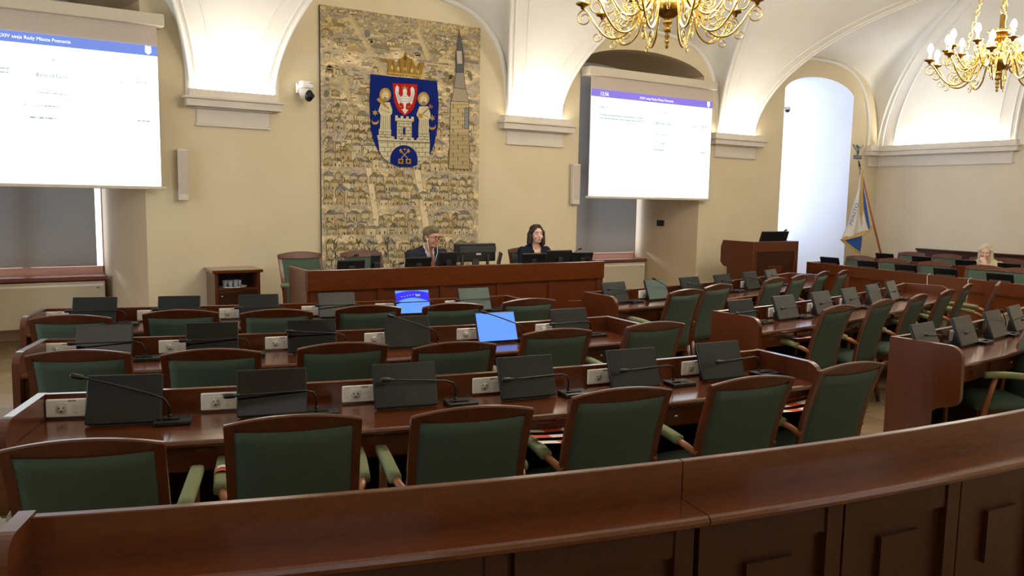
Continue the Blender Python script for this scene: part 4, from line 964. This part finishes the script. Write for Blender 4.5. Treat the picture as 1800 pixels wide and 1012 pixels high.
# ------------------------------------------------------------------ lectern
LX0, LX1, LY, LZ = 9.44, 10.46, 8.2, 1.18
t = thing('lectern', 'brown panelled speaker lectern beside the bright window niche', 'lectern', ((LX0+LX1)/2, LY, 0)); o = t.location.copy()
m = MB(); m.box((LX0+.05, LY+.02, 0), (LX1-.05, LY+.045, LZ-.15)); fp = m.build('front_panel', wooddk, t, off=o)
for lo, hi in (((LX0+.001, LY, LZ-.16), (LX1-.001, LY+.04, LZ)), ((LX0+.001, LY, 0), (LX0+.08, LY+.04, LZ-.16)), ((LX1-.08, LY, 0), (LX1-.001, LY+.04, LZ-.16))):
    m = MB(); m.box(lo, hi, .005); m.build('frame_board', woodv, t, off=o)
m = MB(); m.box((LX0+.35, LY+.006, .6), (LX1-.35, LY+.021, .8), .003); m.build('panel_block', woodv, fp, off=o)
for s, x in ((1, LX0+.001), (-1, LX1-.001)):
    m = MB(); m.prism([(LY+.041,0),(LY+.041,LZ-.002),(LY+.62,LZ-.002),(LY+.66,LZ-.1),(LY+.66,.84),(LY+.60,.78),(LY+.52,.76),(LY+.5,0)], lambda a, z, d: (x+s*d, a, z), 0, .035); m.build('side_panel', woodv, t, off=o)
m = MB(); m.box((LX0+.037, LY+.041, LZ-.09), (LX1-.037, LY+.6, LZ-.06), .004); m.build('top', wood, t, off=o)
def on_lectern():
    a = aty(1333, 407, 8.45); b = aty(1379, 409, 8.45); w = b.x-a.x
    t = thing('lectern_monitor', 'black monitor standing on the lectern', 'monitor', ((a.x+b.x)/2, 8.45, LZ-.06)); T = Matrix.Rotation(.3,4,'X'); h = a.z-LZ+.08
    m = MB(); m.box((-w/2,-.03,.0), (w/2,0,h), .006, T); m.build('housing', blackp, t); m = MB(); m.box((-w/2+.01,-.001,.01), (w/2-.01,.002,h-.01), 0, T); m.build('screen', scr_teal, t)
    m = MB(); m.box((-.12,-.08,0), (.12,.06,.01), .003); m.build('stand', blackp, t)
on_lectern()
p = aty(1380, 405, 8.4); t = thing('gooseneck_microphone', 'thin black gooseneck microphone on the lectern', 'microphone', (p.x-.12, 8.4, LZ-.06)); hh = p.z-LZ+.06
m = MB(); m.lathe([(.0,0),(.035,0),(.03,.012),(.0,.012)], 16); m.build('base', blackp, t); m = MB(); m.tube([(0,0,.01),(.0,0,hh*.5),(.04,0,hh*.85),(.12,0,hh)], .005, 8); m.build('gooseneck', blackp, t); m = MB(); m.capsule((.12,0,hh), (.15,0,hh+.008), .014, .014); m.build('microphone_head', blackp, t)
p = aty(1395, 422, 8.35); t = MB(); t.box((-.09,-.06,0), (.09,.06,.008), .002); t = t.build('paper_pad', whitep); t.location = (p.x, 8.4, LZ-.0595); tag(t, 'flat pale pad lying on the right of the lectern top', 'paper')
# ------------------------------------------------------------------ desks by the right wall (sitters face the hall)
def side_frames(x_at, y0, y1, n=16):
    out = []
    for k in range(n+1):
        y = y0+(y1-y0)*k/n; x = x_at(y); s = (x_at(y+.01)-x_at(y-.01))/.02; nn = Vector((-1, s)).normalized(); out.append((Vector((x, y)), nn))
    return out
f1 = lambda y: 10.58-.115*(8.05-y)-.01*(8.05-y)**2
f2 = lambda y: 12.42-.08*(8.3-y)-.006*(8.3-y)**2
for nm, ff, y0, y1, lab, grp in (('S1', f1, 3.6, 8.08, 'long brown panelled desk by the right wall, front row', None), ('S2', f2, 3.6, 8.3, 'long brown desk by the right wall, rear row', None)):
    fr = side_frames(ff, y0, y1); t, o = desk(fr, lab, [fr[-1]], [], name='side_desk')
    if nm == 'S1':
        for k in range(7):
            y = y1-.06-(y1-y0-.1)*k/6; x = ff(y); m = MB(); m.box((x-.055, y-.04, 0), (x-.025, y+.04, LT-.16), .003); m.build('pilaster', woodv, t, off=o)
        m = MB(); m.sweep([(.03,LT-.16),(.052,LT-.16),(.052,LT-.004),(.03,LT-.004)], fr); m.build('upper_band', woodv, t, off=o)
S1M = [(1463,455), (1530,460), (1597,465), (1667,469), (1763,474)]
S2M = [(1559,448), (1624,451), (1702,455), (1778,460)]
for nm, L, ff in (('S1', S1M, f1), ('S2', S2M, f2)):
    for i, (px, py) in enumerate(L):
        P0 = atx(px, py, ff(6.5)+.12); y = P0.y; x = ff(y)+.16
        P0 = atx(px, py, x); 
        o_ = PR['d'].place((x, P0.y, DT), PI/2+.1, 'black monitor back, %s from the left on the %s' % (ORD6[i], ROWNAME[nm]), 'monitors by the right wall')
        sc = 1.0
for i, (px, py) in enumerate([(1516,447), (1577,453), (1648,459), (1735,466), (1800,471)]):
    p = atx(px, py, 11.53); chair.place((11.53-.33, p.y, 0), PI/2+.08, 'green armchair, %s from the left at the %s' % (ORD6[i], ROWNAME['S1']), 'armchairs by the right wall')
for i, (px, py) in enumerate([(1605,441), (1667,446), (1735,448), (1775,451)]):
    p = atx(px, py, 13.5); chair.place((13.5-.33, p.y, 0), PI/2+.05, ('green armchair, %s from the left at the %s' % (ORD6[i], ROWNAME['S2'])) if i != 2 else 'green armchair behind the seated blonde woman', 'armchairs by the right wall')
for (px, y0_, y1_, lab) in ((1637, 458, 500, 'left one of two thin white cables hanging down the front desk'), (1716, 468, 506, 'right one of two thin white cables hanging down the front desk')):
    a = atx(px, y0_+2, 10.3); x = f1(a.y); m = MB(); z = LT+.004
    m.tube([(x+.02,a.y,z),(x-.03,a.y,z+.002),(x-.066,a.y,z-.03),(x-.068,a.y-.01,z-.15),(x-.066,a.y+.005,z-.35)], .0026, 6); c_ = m.build('hanging_cable', whitep); tag(c_, lab, 'cable')
# ------------------------------------------------------------------ banner on its pole
FY = 8.7
def fp_(px, py, dy=0): return aty(px, py, FY+dy)
top = fp_(1511, 292); mid_ = fp_(1548, 448); d = (mid_-top).normalized(); foot = top + d*((top.z)/(-d.z)); 
t = thing('banner', 'blue and white ceremonial banner with gold fringe on a leaning pole', 'flag', foot); o = foot.copy()
polem = mat('pole_wood', (150,92,44), .4, scale=8, col2=(168,106,54), stretch=(4,4,1))
m = MB(); m.tube([foot+Vector((0,0,.03)), top], .019, 12); m.build('pole', polem, t, off=o)
m = MB(); m.lathe([(.0,.0),(.16,.0),(.15,.03),(.04,.05),(.03,.25),(.0,.25)], 20, foot); m.build('stand', brassd, t, off=o)
silver = mat('tarnished_silver', (92,92,94), .35, .9, scale=30, col2=(120,120,122))
m = MB(); m.tube([top-d*-.0, top-d*.1], [.022,.018], 12); m.build('ferrule', silver, t, off=o)
c_ = top-d*.17; m = MB(); m.box((c_.x-.085, FY-.03, c_.z-.035), (c_.x+.085, FY+.03, c_.z+.035), .01); m.build('finial_plate', silver, t, off=o)
e_ = c_+Vector((0,0,.12)); m = MB(); m.ball(e_, (.035,.03,.07), 12); m.ball(e_+Vector((-.03,0,.07)), .024, 10); m.tube([e_+Vector((-.045,0,.07)), e_+Vector((-.075,0,.06))], [.009,.002], 6)
for s in (-1, 1): m.prism([(0,.02),(.06,.07),(.15,.1),(.14,.07),(.12,.05),(.1,.03),(.06,.0),(0,-.03)], lambda a, b, q: Vector((e_.x+s*a, FY+q, e_.z+b)), -.008, .008)
m.tube([e_+Vector((-.015,0,-.05)), c_+Vector((-.015,0,.03))], .008, 6); m.tube([e_+Vector((.015,0,-.05)), c_+Vector((.015,0,.03))], .008, 6)
m.build('eagle_finial', silver, t, off=o)
clw = mat('banner_white', (222,220,216), .8, scale=40, col2=(232,230,227), bump=.1); clb = mat('banner_blue', (30,82,170), .7, scale=40, col2=(40,94,184), bump=.1); clg = mat('banner_gold', (196,160,92), .7, scale=60, col2=(214,180,112), bump=.2)
def cloth(name, left, right, mm, dy0=0, amp=.035, fr=3.0, N=16, K=14):
    # left/right: pixel polylines measured in the banner's own plane
    def smp(P, v):
        L = len(P)-1; i = min(int(v*L), L-1); f = v*L-i; return (P[i][0]+(P[i+1][0]-P[i][0])*f, P[i][1]+(P[i+1][1]-P[i][1])*f)
    m = MB(); vs = []
    for j in range(N+1):
        v = j/N; a = smp(left, v); b = smp(right, v)
        for k in range(K+1):
            u = k/K; px = a[0]+(b[0]-a[0])*u; py = a[1]+(b[1]-a[1])*u; w = aty(px, py, FY); w.y += dy0+amp*v*math.sin(u*PI*fr+v*1.5); vs.append(w)
    m.add(vs, [(j*(K+1)+k, j*(K+1)+k+1, (j+1)*(K+1)+k+1, (j+1)*(K+1)+k) for j in range(N) for k in range(K)], True)
    return m.build(name, mm, t, off=o)
whc = cloth('white_cloth', [(1509,297),(1503,334),(1495,362),(1486,396),(1477,419)], [(1511,299),(1510,335),(1511,365),(1515,390),(1519,404)], clw, -.05)
cloth('gold_border', [(1510,298),(1507,336),(1507,366),(1510,392),(1514,407)], [(1512,299),(1511,336),(1512,366),(1517,392),(1520,406)], clg, -.062, .02, 1, 16, 3)
cloth('gold_fringe', [(1477,416),(1490,413),(1505,410),(1519,402)], [(1476,423),(1490,419),(1505,415),(1519,408)], clg, -.06, .015, 1, 12, 3)
cloth('blue_cloth', [(1511,302),(1511,335),(1515,370),(1519,406)], [(1513,300),(1519,335),(1525,362),(1532,398)], clb, .0, .03, 2)
cloth('gold_fringe', [(1519,404),(1525,401),(1532,395)], [(1518,413),(1526,409),(1533,400)], clg, -.005, .01, 1, 8, 3)
cloth('blue_tail', [(1480,420),(1494,434),(1508,444)], [(1516,411),(1516,430),(1514,447)], clb, .01, .02, 2)
cloth('gold_fringe', [(1475,421),(1492,436),(1507,446)], [(1480,419),(1496,432),(1511,443)], clg, -.01, .01, 1, 8, 3)
put_text('MIASTO', clb, whc, (aty(1488,396,FY).x-o.x, -.11, aty(1488,396,FY).z-o.z), (.36,0,.93), (-.93,0,.36), .40, .09, 'embroidered_letters')
# ------------------------------------------------------------------ chandeliers
def spiral(c, r0, r1, a0, turns, n=22):
    return [(c[0]+(r0+(r1-r0)*k/n)*math.cos(a0+turns*2*PI*k/n), c[1]+(r0+(r1-r0)*k/n)*math.sin(a0+turns*2*PI*k/n)) for k in range(n+1)]
def smooth_path(P, n=5):
    out = []
    for i in range(len(P)-1):
        p0 = P[max(i-1,0)]; p1 = P[i]; p2 = P[i+1]; p3 = P[min(i+2,len(P)-1)]
        for k in range(n):
            s = k/n; out.append(tuple(.5*((2*p1[j])+(-p0[j]+p2[j])*s+(2*p0[j]-5*p1[j]+4*p2[j]-p3[j])*s*s+(-p0[j]+3*p1[j]-3*p2[j]+p3[j])*s**3) for j in range(2)))
    return out+[P[-1]]
def make_chandelier():
    t = thing('chandelier', '', 'chandelier')
    m = MB(); m.lathe([(.0,-.065),(.01,-.058),(.014,-.045),(.006,-.032),(.016,-.02),(.018,-.008),(.009,.0),(.018,.015),(.02,.03),(.01,.045),(.026,.06),(.03,.08),(.016,.095),(.034,.115),(.036,.13),(.02,.145),(.06,.165),(.095,.20),(.105,.245),(.09,.275),(.05,.29),(.055,.31),(.03,.33),(.032,.42),(.06,.45),(.075,.49),(.05,.53),(.025,.55),(.022,.7),(.0,.72)], 28); m.build('body', brassd, t)
    m = MB(); m.lathe([(.03,.335),(.045,.34),(.048,.36),(.03,.42)], 24); m.lathe([(.075,.52),(.13,.535),(.13,.545),(.075,.55)], 28); m.build('collar', brass, t)
    for tier, (R, z0, n, off) in enumerate(((.635, .0, 10, PI/10), (.48, .15, 10, 0))):
        s = R/.635
        P = [(.05,.27),(.12,.32),(.19,.29),(.235,.19),(.28,.08),(.36,.02),(.45,.03),(.53,.11),(.585,.195),(.635,.245)]
        P = [(a*s if a > .1 else a, b*(1 if tier == 0 else .85)+z0) for a, b in P]; path = smooth_path(P)
        zc = P[-1][1]
        for k in range(n):
            an = off+2*PI*k/n; ca, sa = math.cos(an), math.sin(an); r3 = lambda a, b: (a*ca, a*sa, b)
            m = MB(); m.tube([r3(a, b) for a, b in path], [.011-.004*i/len(path) for i in range(len(path))], 8)
            sp1 = spiral((R-.015, zc-.075), .062, .018, PI/2+.2, -1.35); m.tube([r3(a, b) for a, b in sp1], .005, 6)
            sp2 = spiral((.40*s, .095+z0), .07*s, .02, -PI/2, 1.5); m.tube([r3(a, b) for a, b in sp2], .005, 6)
            sp3 = spiral((.27*s, .255+z0*.9), .055*s, .015, PI, -1.4); m.tube([r3(a, b) for a, b in sp3], .0045, 6)
            sp4 = spiral((.52*s, .0+z0+.03), .04*s, .012, PI*.8, 1.2); m.tube([r3(a, b) for a, b in sp4], .004, 6)
            arm = m.build('arm', brass, t)
            cx, cy = R*ca, R*sa
            m = MB(); m.lathe([(.0,zc-.012),(.012,zc-.01),(.018,zc+.01),(.045,zc+.02),(.056,zc+.034),(.053,zc+.036),(.016,zc+.024),(.0,zc+.024)], 18, (cx,cy,0)); m.build('drip_pan', brassd, arm)
            m = MB(); m.lathe([(.0,zc+.024),(.014,zc+.024),(.014,zc+.10),(.0,zc+.10)], 14, (cx,cy,0)); m.build('candle', candle, arm)
            m = MB(); m.lathe([(.0,zc+.1),(.01,zc+.102),(.026,zc+.125),(.029,zc+.145),(.023,zc+.17),(.01,zc+.195),(.0,zc+.20)], 14, (cx,cy,0)); m.build('bulb', bulb, arm)
    def chain(a, b, name, lr=.022):
        a = Vector(a); b = Vector(b); d = (b-a); L = d.length; d.normalize(); n = int(L/(lr*2.6)); m = MB(); u = d.orthogonal().normalized(); v = d.cross(u)
        for k in range(n):
            c = a+d*(lr*1.3+k*lr*2.6); w = u if k % 2 else v
            m.tube([c+d*lr*1.6*math.cos(2*PI*j/12)+w*lr*.8*math.sin(2*PI*j/12) for j in range(13)], lr*.24, 6, cap=False)
        m.build(name, brass, t)
    for k in range(3):
        an = 2*PI*k/3+.35; chain((.33*math.cos(an), .33*math.sin(an), .36), (.02*math.cos(an), .02*math.sin(an), 1.75), 'chain')
    chain((0,0,.72), (0,0,2.44), 'chain', .03)
    return t
chd = Proto(make_chandelier)
chd.place((4.20, 4.57, 2.95), .2, 'brass chandelier cut by the top edge, hanging nearer above the desks', 'brass chandeliers')
chd.place((8.58, 4.42, 2.99), .05, 'brass chandelier hanging at far right with lit candle bulbs and chains', 'brass chandeliers')
# ------------------------------------------------------------------ people
def remesh(mb, voxel, name, mm, parent, cut=None, smooth=3):
    me = bpy.data.meshes.new('tmp'); me.from_pydata([tuple(v) for v in mb.v], [], mb.f); o = bpy.data.objects.new('tmp', me); C.objects.link(o)
    r = o.modifiers.new('r', 'REMESH'); r.mode = 'VOXEL'; r.voxel_size = voxel; s = o.modifiers.new('s', 'SMOOTH'); s.iterations = smooth; s.factor = .5
    bpy.context.view_layer.update(); me2 = evalmesh(o); bpy.data.objects.remove(o); bpy.data.meshes.remove(me)
    if cut:
        bm = bmesh.new(); bm.from_mesh(me2); bmesh.ops.delete(bm, geom=[f for f in bm.faces if cut(f.calc_center_median())], context='FACES'); bm.to_mesh(me2); bm.free()
    me2.name = name; me2.materials.clear(); me2.materials.append(mm)
    for p in me2.polygons: p.use_smooth = True
    ob = bpy.data.objects.new(name, me2); C.objects.link(ob); ob.parent = parent; return ob
def fix_dir(m): return m
def person(loc, rz, label, hc, hyaw, hpitch, lean, skinm, hairm, jacket, style, sw=.17, drop=.225, hands=None, shoe=blackp, trouser=suit):
    t = thing('person', label, 'person', loc, rz); hc = Vector(hc); sh = hc.z-drop       # shoulder height
    ly = lean; TH = Matrix.Translation(hc) @ Matrix.Rotation(hyaw,4,'Z') @ Matrix.Rotation(hpitch,4,'X'); R3 = TH.to_3x3()
    h = lambda x, y, z: TH @ Vector((x, y, z))
    hands = hands or [((-.12, ly+.44, .79), (-.05, ly+.58, .775)), ((.12, ly+.44, .79), (.05, ly+.58, .775))]
    arms = []
    for s, (wr, tip) in zip((-1, 1), hands): arms.append((Vector((s*sw*1.08, ly, sh-.03)), Vector((s*(sw+.085), ly+.14, sh-.29)), Vector(wr), Vector(tip)))
    def torso(mb, g):
        mb.capsule((-.09,0,.54), (.09,0,.54), .115+g); mb.capsule((-.055,.0,.6), (-.07,ly,sh-.14), .115+g, .112+g); mb.capsule((.055,.0,.6), (.07,ly,sh-.14), .115+g, .112+g)
        mb.capsule((-sw+.05,ly,sh-.05), (sw-.05,ly,sh-.05), .068+g, .068+g); mb.capsule((-sw+.02,ly,sh-.045), (-.03,ly+.005,sh+.02), .05+g, .045+g); mb.capsule((sw-.02,ly,sh-.045), (.03,ly+.005,sh+.02), .05+g, .045+g)
    def legs(mb, g):
        for s in (-1, 1): mb.capsule((s*.1,.0,.53), (s*.12,.42,.52), .082+g, .06+g); mb.capsule((s*.12,.42,.51), (s*.12,.44,.12), .055+g, .04+g)
    def armset(mb, g, full=True):
        for a, e, w, tip in arms: mb.capsule(a, e, .05+g, .042+g); mb.capsule(e, w if full else e+(w-e)*.93, .042+g, .029+g)
    B = MB(); torso(B, 0); legs(B, 0); armset(B, 0)
    for s in (-1, 1): B.capsule((s*.12,.42,.06), (s*.125,.56,.045), .042, .034)
    B.capsule((0,ly,sh-.0), hc+Vector((0,-.015,-.05)), .054, .05)
    B.ball(h(0,-.012,.03), (.074,.093,.088), 20, R3); B.ball(h(0,.026,-.02), (.06,.066,.085), 20, R3); B.ball(h(0,.036,-.08), (.042,.046,.032), 16, R3)
    B.capsule(h(0,.088,.008), h(0,.108,-.03), .0085, .013); B.capsule(h(-.034,.08,.026), h(.034,.08,.026), .012)
    for s in (-1, 1): B.ball(h(s*.074,-.006,-.012), (.012,.02,.031), 10, R3); B.ball(h(s*.036,.066,-.03), (.022,.02,.024), 10, R3)
    B.ball(h(0,.082,-.06), (.024,.014,.012), 10, R3)
    for s, (a, e, w, tip) in zip((-1, 1), arms):
        d = (tip-w).normalized(); side = Vector((-s, .35, 0)); side = (side-d*side.dot(d)).normalized(); up = side.cross(d)*( -s); up = up if up.z > 0 else -up
        pc = w+d*.05; B.capsule(w, pc+d*.025, .029, .033); B.capsule(pc+side*.018, pc+d*.04+side*.02, .018); B.capsule(pc-side*.018, pc+d*.04-side*.02, .018)
        for k, L in enumerate((.062,.072,.067,.052)):
            b0 = pc+d*.05+side*(.03-.02*k); b1 = b0+d*L*.5+up*.006; b2 = b1+d*L*.45-up*.014; B.capsule(b0, b1, .0088, .0084, 8); B.capsule(b1, b2, .0084, .0075, 8)
        b0 = w+d*.03+side*.03; b1 = b0+d*.028+side*.026; b2 = b1+d*.03+side*.004-up*.006; B.capsule(b0, b1, .0115, .010, 8); B.capsule(b1, b2, .010, .0085, 8)
    body = remesh(B, .0055, 'body', skinm, t, smooth=2)
    J = MB(); torso(J, .018); armset(J, .014, False)
    vz = sh-.30
    cutf = (lambda c: c.y > ly+.03 and abs(c.x) < max(0, (c.z-vz)*.19) and c.z > vz) if style != 'open' else (lambda c: c.y > ly+.03 and abs(c.x) < max(0, (c.z-vz)*.22) and c.z > vz)
    remesh(J, .011, 'jacket', jacket, t, lambda c: cutf(c) or (c.z > sh+.012 and abs(c.x) < .062 and abs(c.y-ly) < .08))
    T_ = MB(); legs(T_, .016); T_.capsule((-.09,0,.54), (.09,0,.54), .128); remesh(T_, .012, 'trousers', trouser, t)
    for s in (-1, 1):
        S_ = MB(); S_.capsule((s*.12,.40,.055), (s*.125,.58,.045), .05, .04); S_.build('shoe', shoe, t)
    if style == 'man':
        S = MB(); torso(S, .009); S.capsule((0,ly,sh-.02), (0,ly+.006,sh+.052), .062, .058); remesh(S, .011, 'shirt', shirtm, t)
        m = MB(); yy = lambda z: ly*min(1, (z-.6)/(sh-.74))+.142+.003; kz = sh+.0
        m.add([(-.022, ly+.075, kz+.03), (.022, ly+.075, kz+.03), (.017, ly+.10, kz-.01), (-.017, ly+.10, kz-.01)], [(0,1,2,3)])
        m.add([(-.017, ly+.10, kz-.01), (.017, ly+.10, kz-.01), (.033, ly+.138, sh-.18), (.036, ly*.85+.15, sh-.30), (-.036, ly*.85+.15, sh-.30), (-.033, ly+.138, sh-.18)], [(0,1,2,3,4,5)]); m.build('tie', tiem, t)
    for s in (-1, 1):
        m = MB(); m.ball(h(s*.031,.079,.008), .0112, 12); m.build('eye', eyew, t); m = MB(); m.ball(h(s*.031,.0868,.007), .0056, 10); m.build('iris', eyed, t); m = MB(); m.ball(h(s*.031,.0795,.0135), (.0132,.0122,.0085), 12, R3); m.build('eyelid', skinm, t)
        m = MB(); m.capsule(h(s*.047,.088,.031), h(s*.017,.0935,.0295), .004, .0045, 8); m.build('eyebrow', hairm, t)
    m = MB(); m.ball(h(0,.0925,-.058), (.020,.006,.0042), 12, R3); m.build('lips', lipm, t)
    Hh = MB()
    if style == 'man':
        Hh.ball(h(0,-.022,.05), (.081,.096,.076), 20, R3); Hh.ball(h(0,-.055,-.01), (.07,.055,.065), 16, R3); Hh.capsule(h(-.04,.045,.102), h(.045,.045,.098), .02, .02); Hh.ball(h(0,.02,.08), (.07,.062,.05), 16, R3)
        for s in (-1, 1): Hh.capsule(h(s*.071,.0,.045), h(s*.073,.006,.0), .013, .008)
    else:
        long = -.20 if style == 'open' else -.11
        Hh.ball(h(0,-.025,.045), (.087,.1,.08), 20, R3); Hh.ball(h(0,-.06,-.04), (.082,.06,.10), 16, R3); Hh.capsule(h(-.012,.045,.105), h(-.078,.025,.02), .02, .018); Hh.capsule(h(-.012,.045,.105), h(.076,.028,.03), .02, .018)
        for s in (-1, 1): Hh.capsule(h(s*.08,.0,.03), h(s*.084,.008,long), .027, .03); Hh.capsule(h(s*.06,-.06,.0), h(s*.065,-.06,long), .04, .04)
        if style == 'open':
            for s in (-1, 1): Hh.capsule(h(s*.082,.01,-.14), h(s*.09,.03,-.25), .034, .026)
    remesh(Hh, .006, 'hair', hairm, t, smooth=9)
    return t, h
# seated on the dais behind the presidium desk
pm = aty(760, 418, 8.0); pw = aty(951, 412, 8.03)
t, h = person((pm.x-.02, 8.22, .2), PI+.1, 'man in dark suit and tie with glasses and earphones, seated behind the presidium desk', (0, .2, pm.z-.2+.005), .3, -.12, .1, skin, hair1, suit, 'man', .195, .165)
gm = MB()
for s in (-1, 1):
    pts = [(.031*s+.027*math.copysign(abs(math.cos(a))**.6, math.cos(a)), .104, .006+.018*math.copysign(abs(math.sin(a))**.6, math.sin(a))) for a in [2*PI*k/16 for k in range(17)]]
    gm.tube([h(*p) for p in pts], .0028, 6, cap=False); gm.tube([h(s*.058,.102,.012), h(s*.078,.04,.012), h(s*.08,-.01,.006)], .0026, 6)
gm.tube([h(-.008,.106,.012), h(0,.11,.014), h(.008,.106,.012)], .0028, 6); gm.build('glasses', blackp, t)
for s in (-1, 1):
    m = MB(); m.ball(h(s*.08,.012,-.018), .0095, 10); m.tube([h(s*.082,.016,-.022), h(s*.08,.02,-.06), h(s*.07,.05,-.16), h(s*.02,.06,-.30)], .003, 6); m.build('earphone', whitep, t)
person((pw.x-.01, 8.25, .2), PI+.0, 'woman with dark brown bob in dark blazer seated behind the presidium desk', (0, .14, pw.z-.2), -.22, 0, .09, skin2, hair2, suit2, 'bob', .16, .18)
pb = atx(1733, 441, 12.95)
t, h = person((13.15, pb.y, .0), PI/2+.0, 'blonde woman in cream jacket, head bent, seated in the rear row at right', (0, .2, pb.z-.01), .35, -.3, .1, skin2, hair3, cream, 'open', .165, .175,
   hands=[((-.1,.36,.86), (-.03,.32,.955)), ((.12,.48,.79), (.05,.62,.775))])
m = MB(); m.tube([h(.05,-.03,-.2), h(.09,.03,-.26), h(.07,.09,-.34)], .012, 6); m.build('scarf', blackp, t)
# ------------------------------------------------------------------ light
def area(name, loc, rot, sx, sy, power, col, spread=PI):
    l = bpy.data.lights.new(name, 'AREA'); l.shape = 'RECTANGLE'; l.size = sx; l.size_y = sy; l.energy = power; l.color = col; l.spread = spread
    o = bpy.data.objects.new(name, l); C.objects.link(o); o.location = loc; o.rotation_euler = rot; return o
for i, (xa, xb) in enumerate(CON): area('cove_light', ((xa+xb)/2, W-.05, 2.84), (PI-.0,0,0), xb-xa-.36, .06, 16, (1,.95,.86))
for i, (xa, xb) in enumerate(CON): area('cove_light', ((xa+xb)/2, YF+.05, 2.84), (PI,0,0), xb-xa-.36, .06, 13, (1,.95,.84))
area('cove_light', (XR-.05, 8.1, 2.84), (PI,0,0), .06, 2.0, 26, (1,.97,.92))
for x, y, z in ((4.2,4.57,3.45), (8.58,4.42,3.48)):
    l = bpy.data.lights.new('chandelier_glow', 'POINT'); l.energy = 230; l.color = (1,.92,.80); l.shadow_soft_size = .5; o = bpy.data.objects.new('chandelier_glow', l); C.objects.link(o); o.location = (x,y,z)
# low sun slipping through the gaps beside the blinds
for (x, z), (tx, ty, tz_) in (((.885, 1.0), (1.22, 9.62, .38)), ((9.385, 1.0), (9.535, 9.55, .36))):
    l = bpy.data.lights.new('sun_gap', 'SPOT'); l.energy = 9; l.color = (.86,.92,1); l.spot_size = math.radians(15); l.spot_blend = .7; l.shadow_soft_size = .01; o = bpy.data.objects.new('sun_gap', l); C.objects.link(o)
    o.location = (x, NB-.05, z); o.rotation_euler = (Vector((tx, ty, tz_))-o.location).to_track_quat('-Z', 'Y').to_euler()
# tall windows in the wall behind the camera
for x in (.1, 4.24, 8.3, 12.3): area('window_daylight', (x, YF+.05, 2.1), (PI/2,0,0), 1.5, 2.2, 5, (.86,.92,1))
area('window_daylight', (XL+.1, 5.5, 2.0), (PI/2,0,-PI/2), 3.0, 2.2, 170, (.82,.9,1))
w = bpy.data.worlds.new('world'); bpy.context.scene.world = w; w.use_nodes = True
w.node_tree.nodes['Background'].inputs['Color'].default_value = (.9,.95,1,1); w.node_tree.nodes['Background'].inputs['Strength'].default_value = .1
sc = bpy.context.scene; sc.view_settings.view_transform = 'Standard'; sc.view_settings.look = 'None'; sc.view_settings.exposure = .38
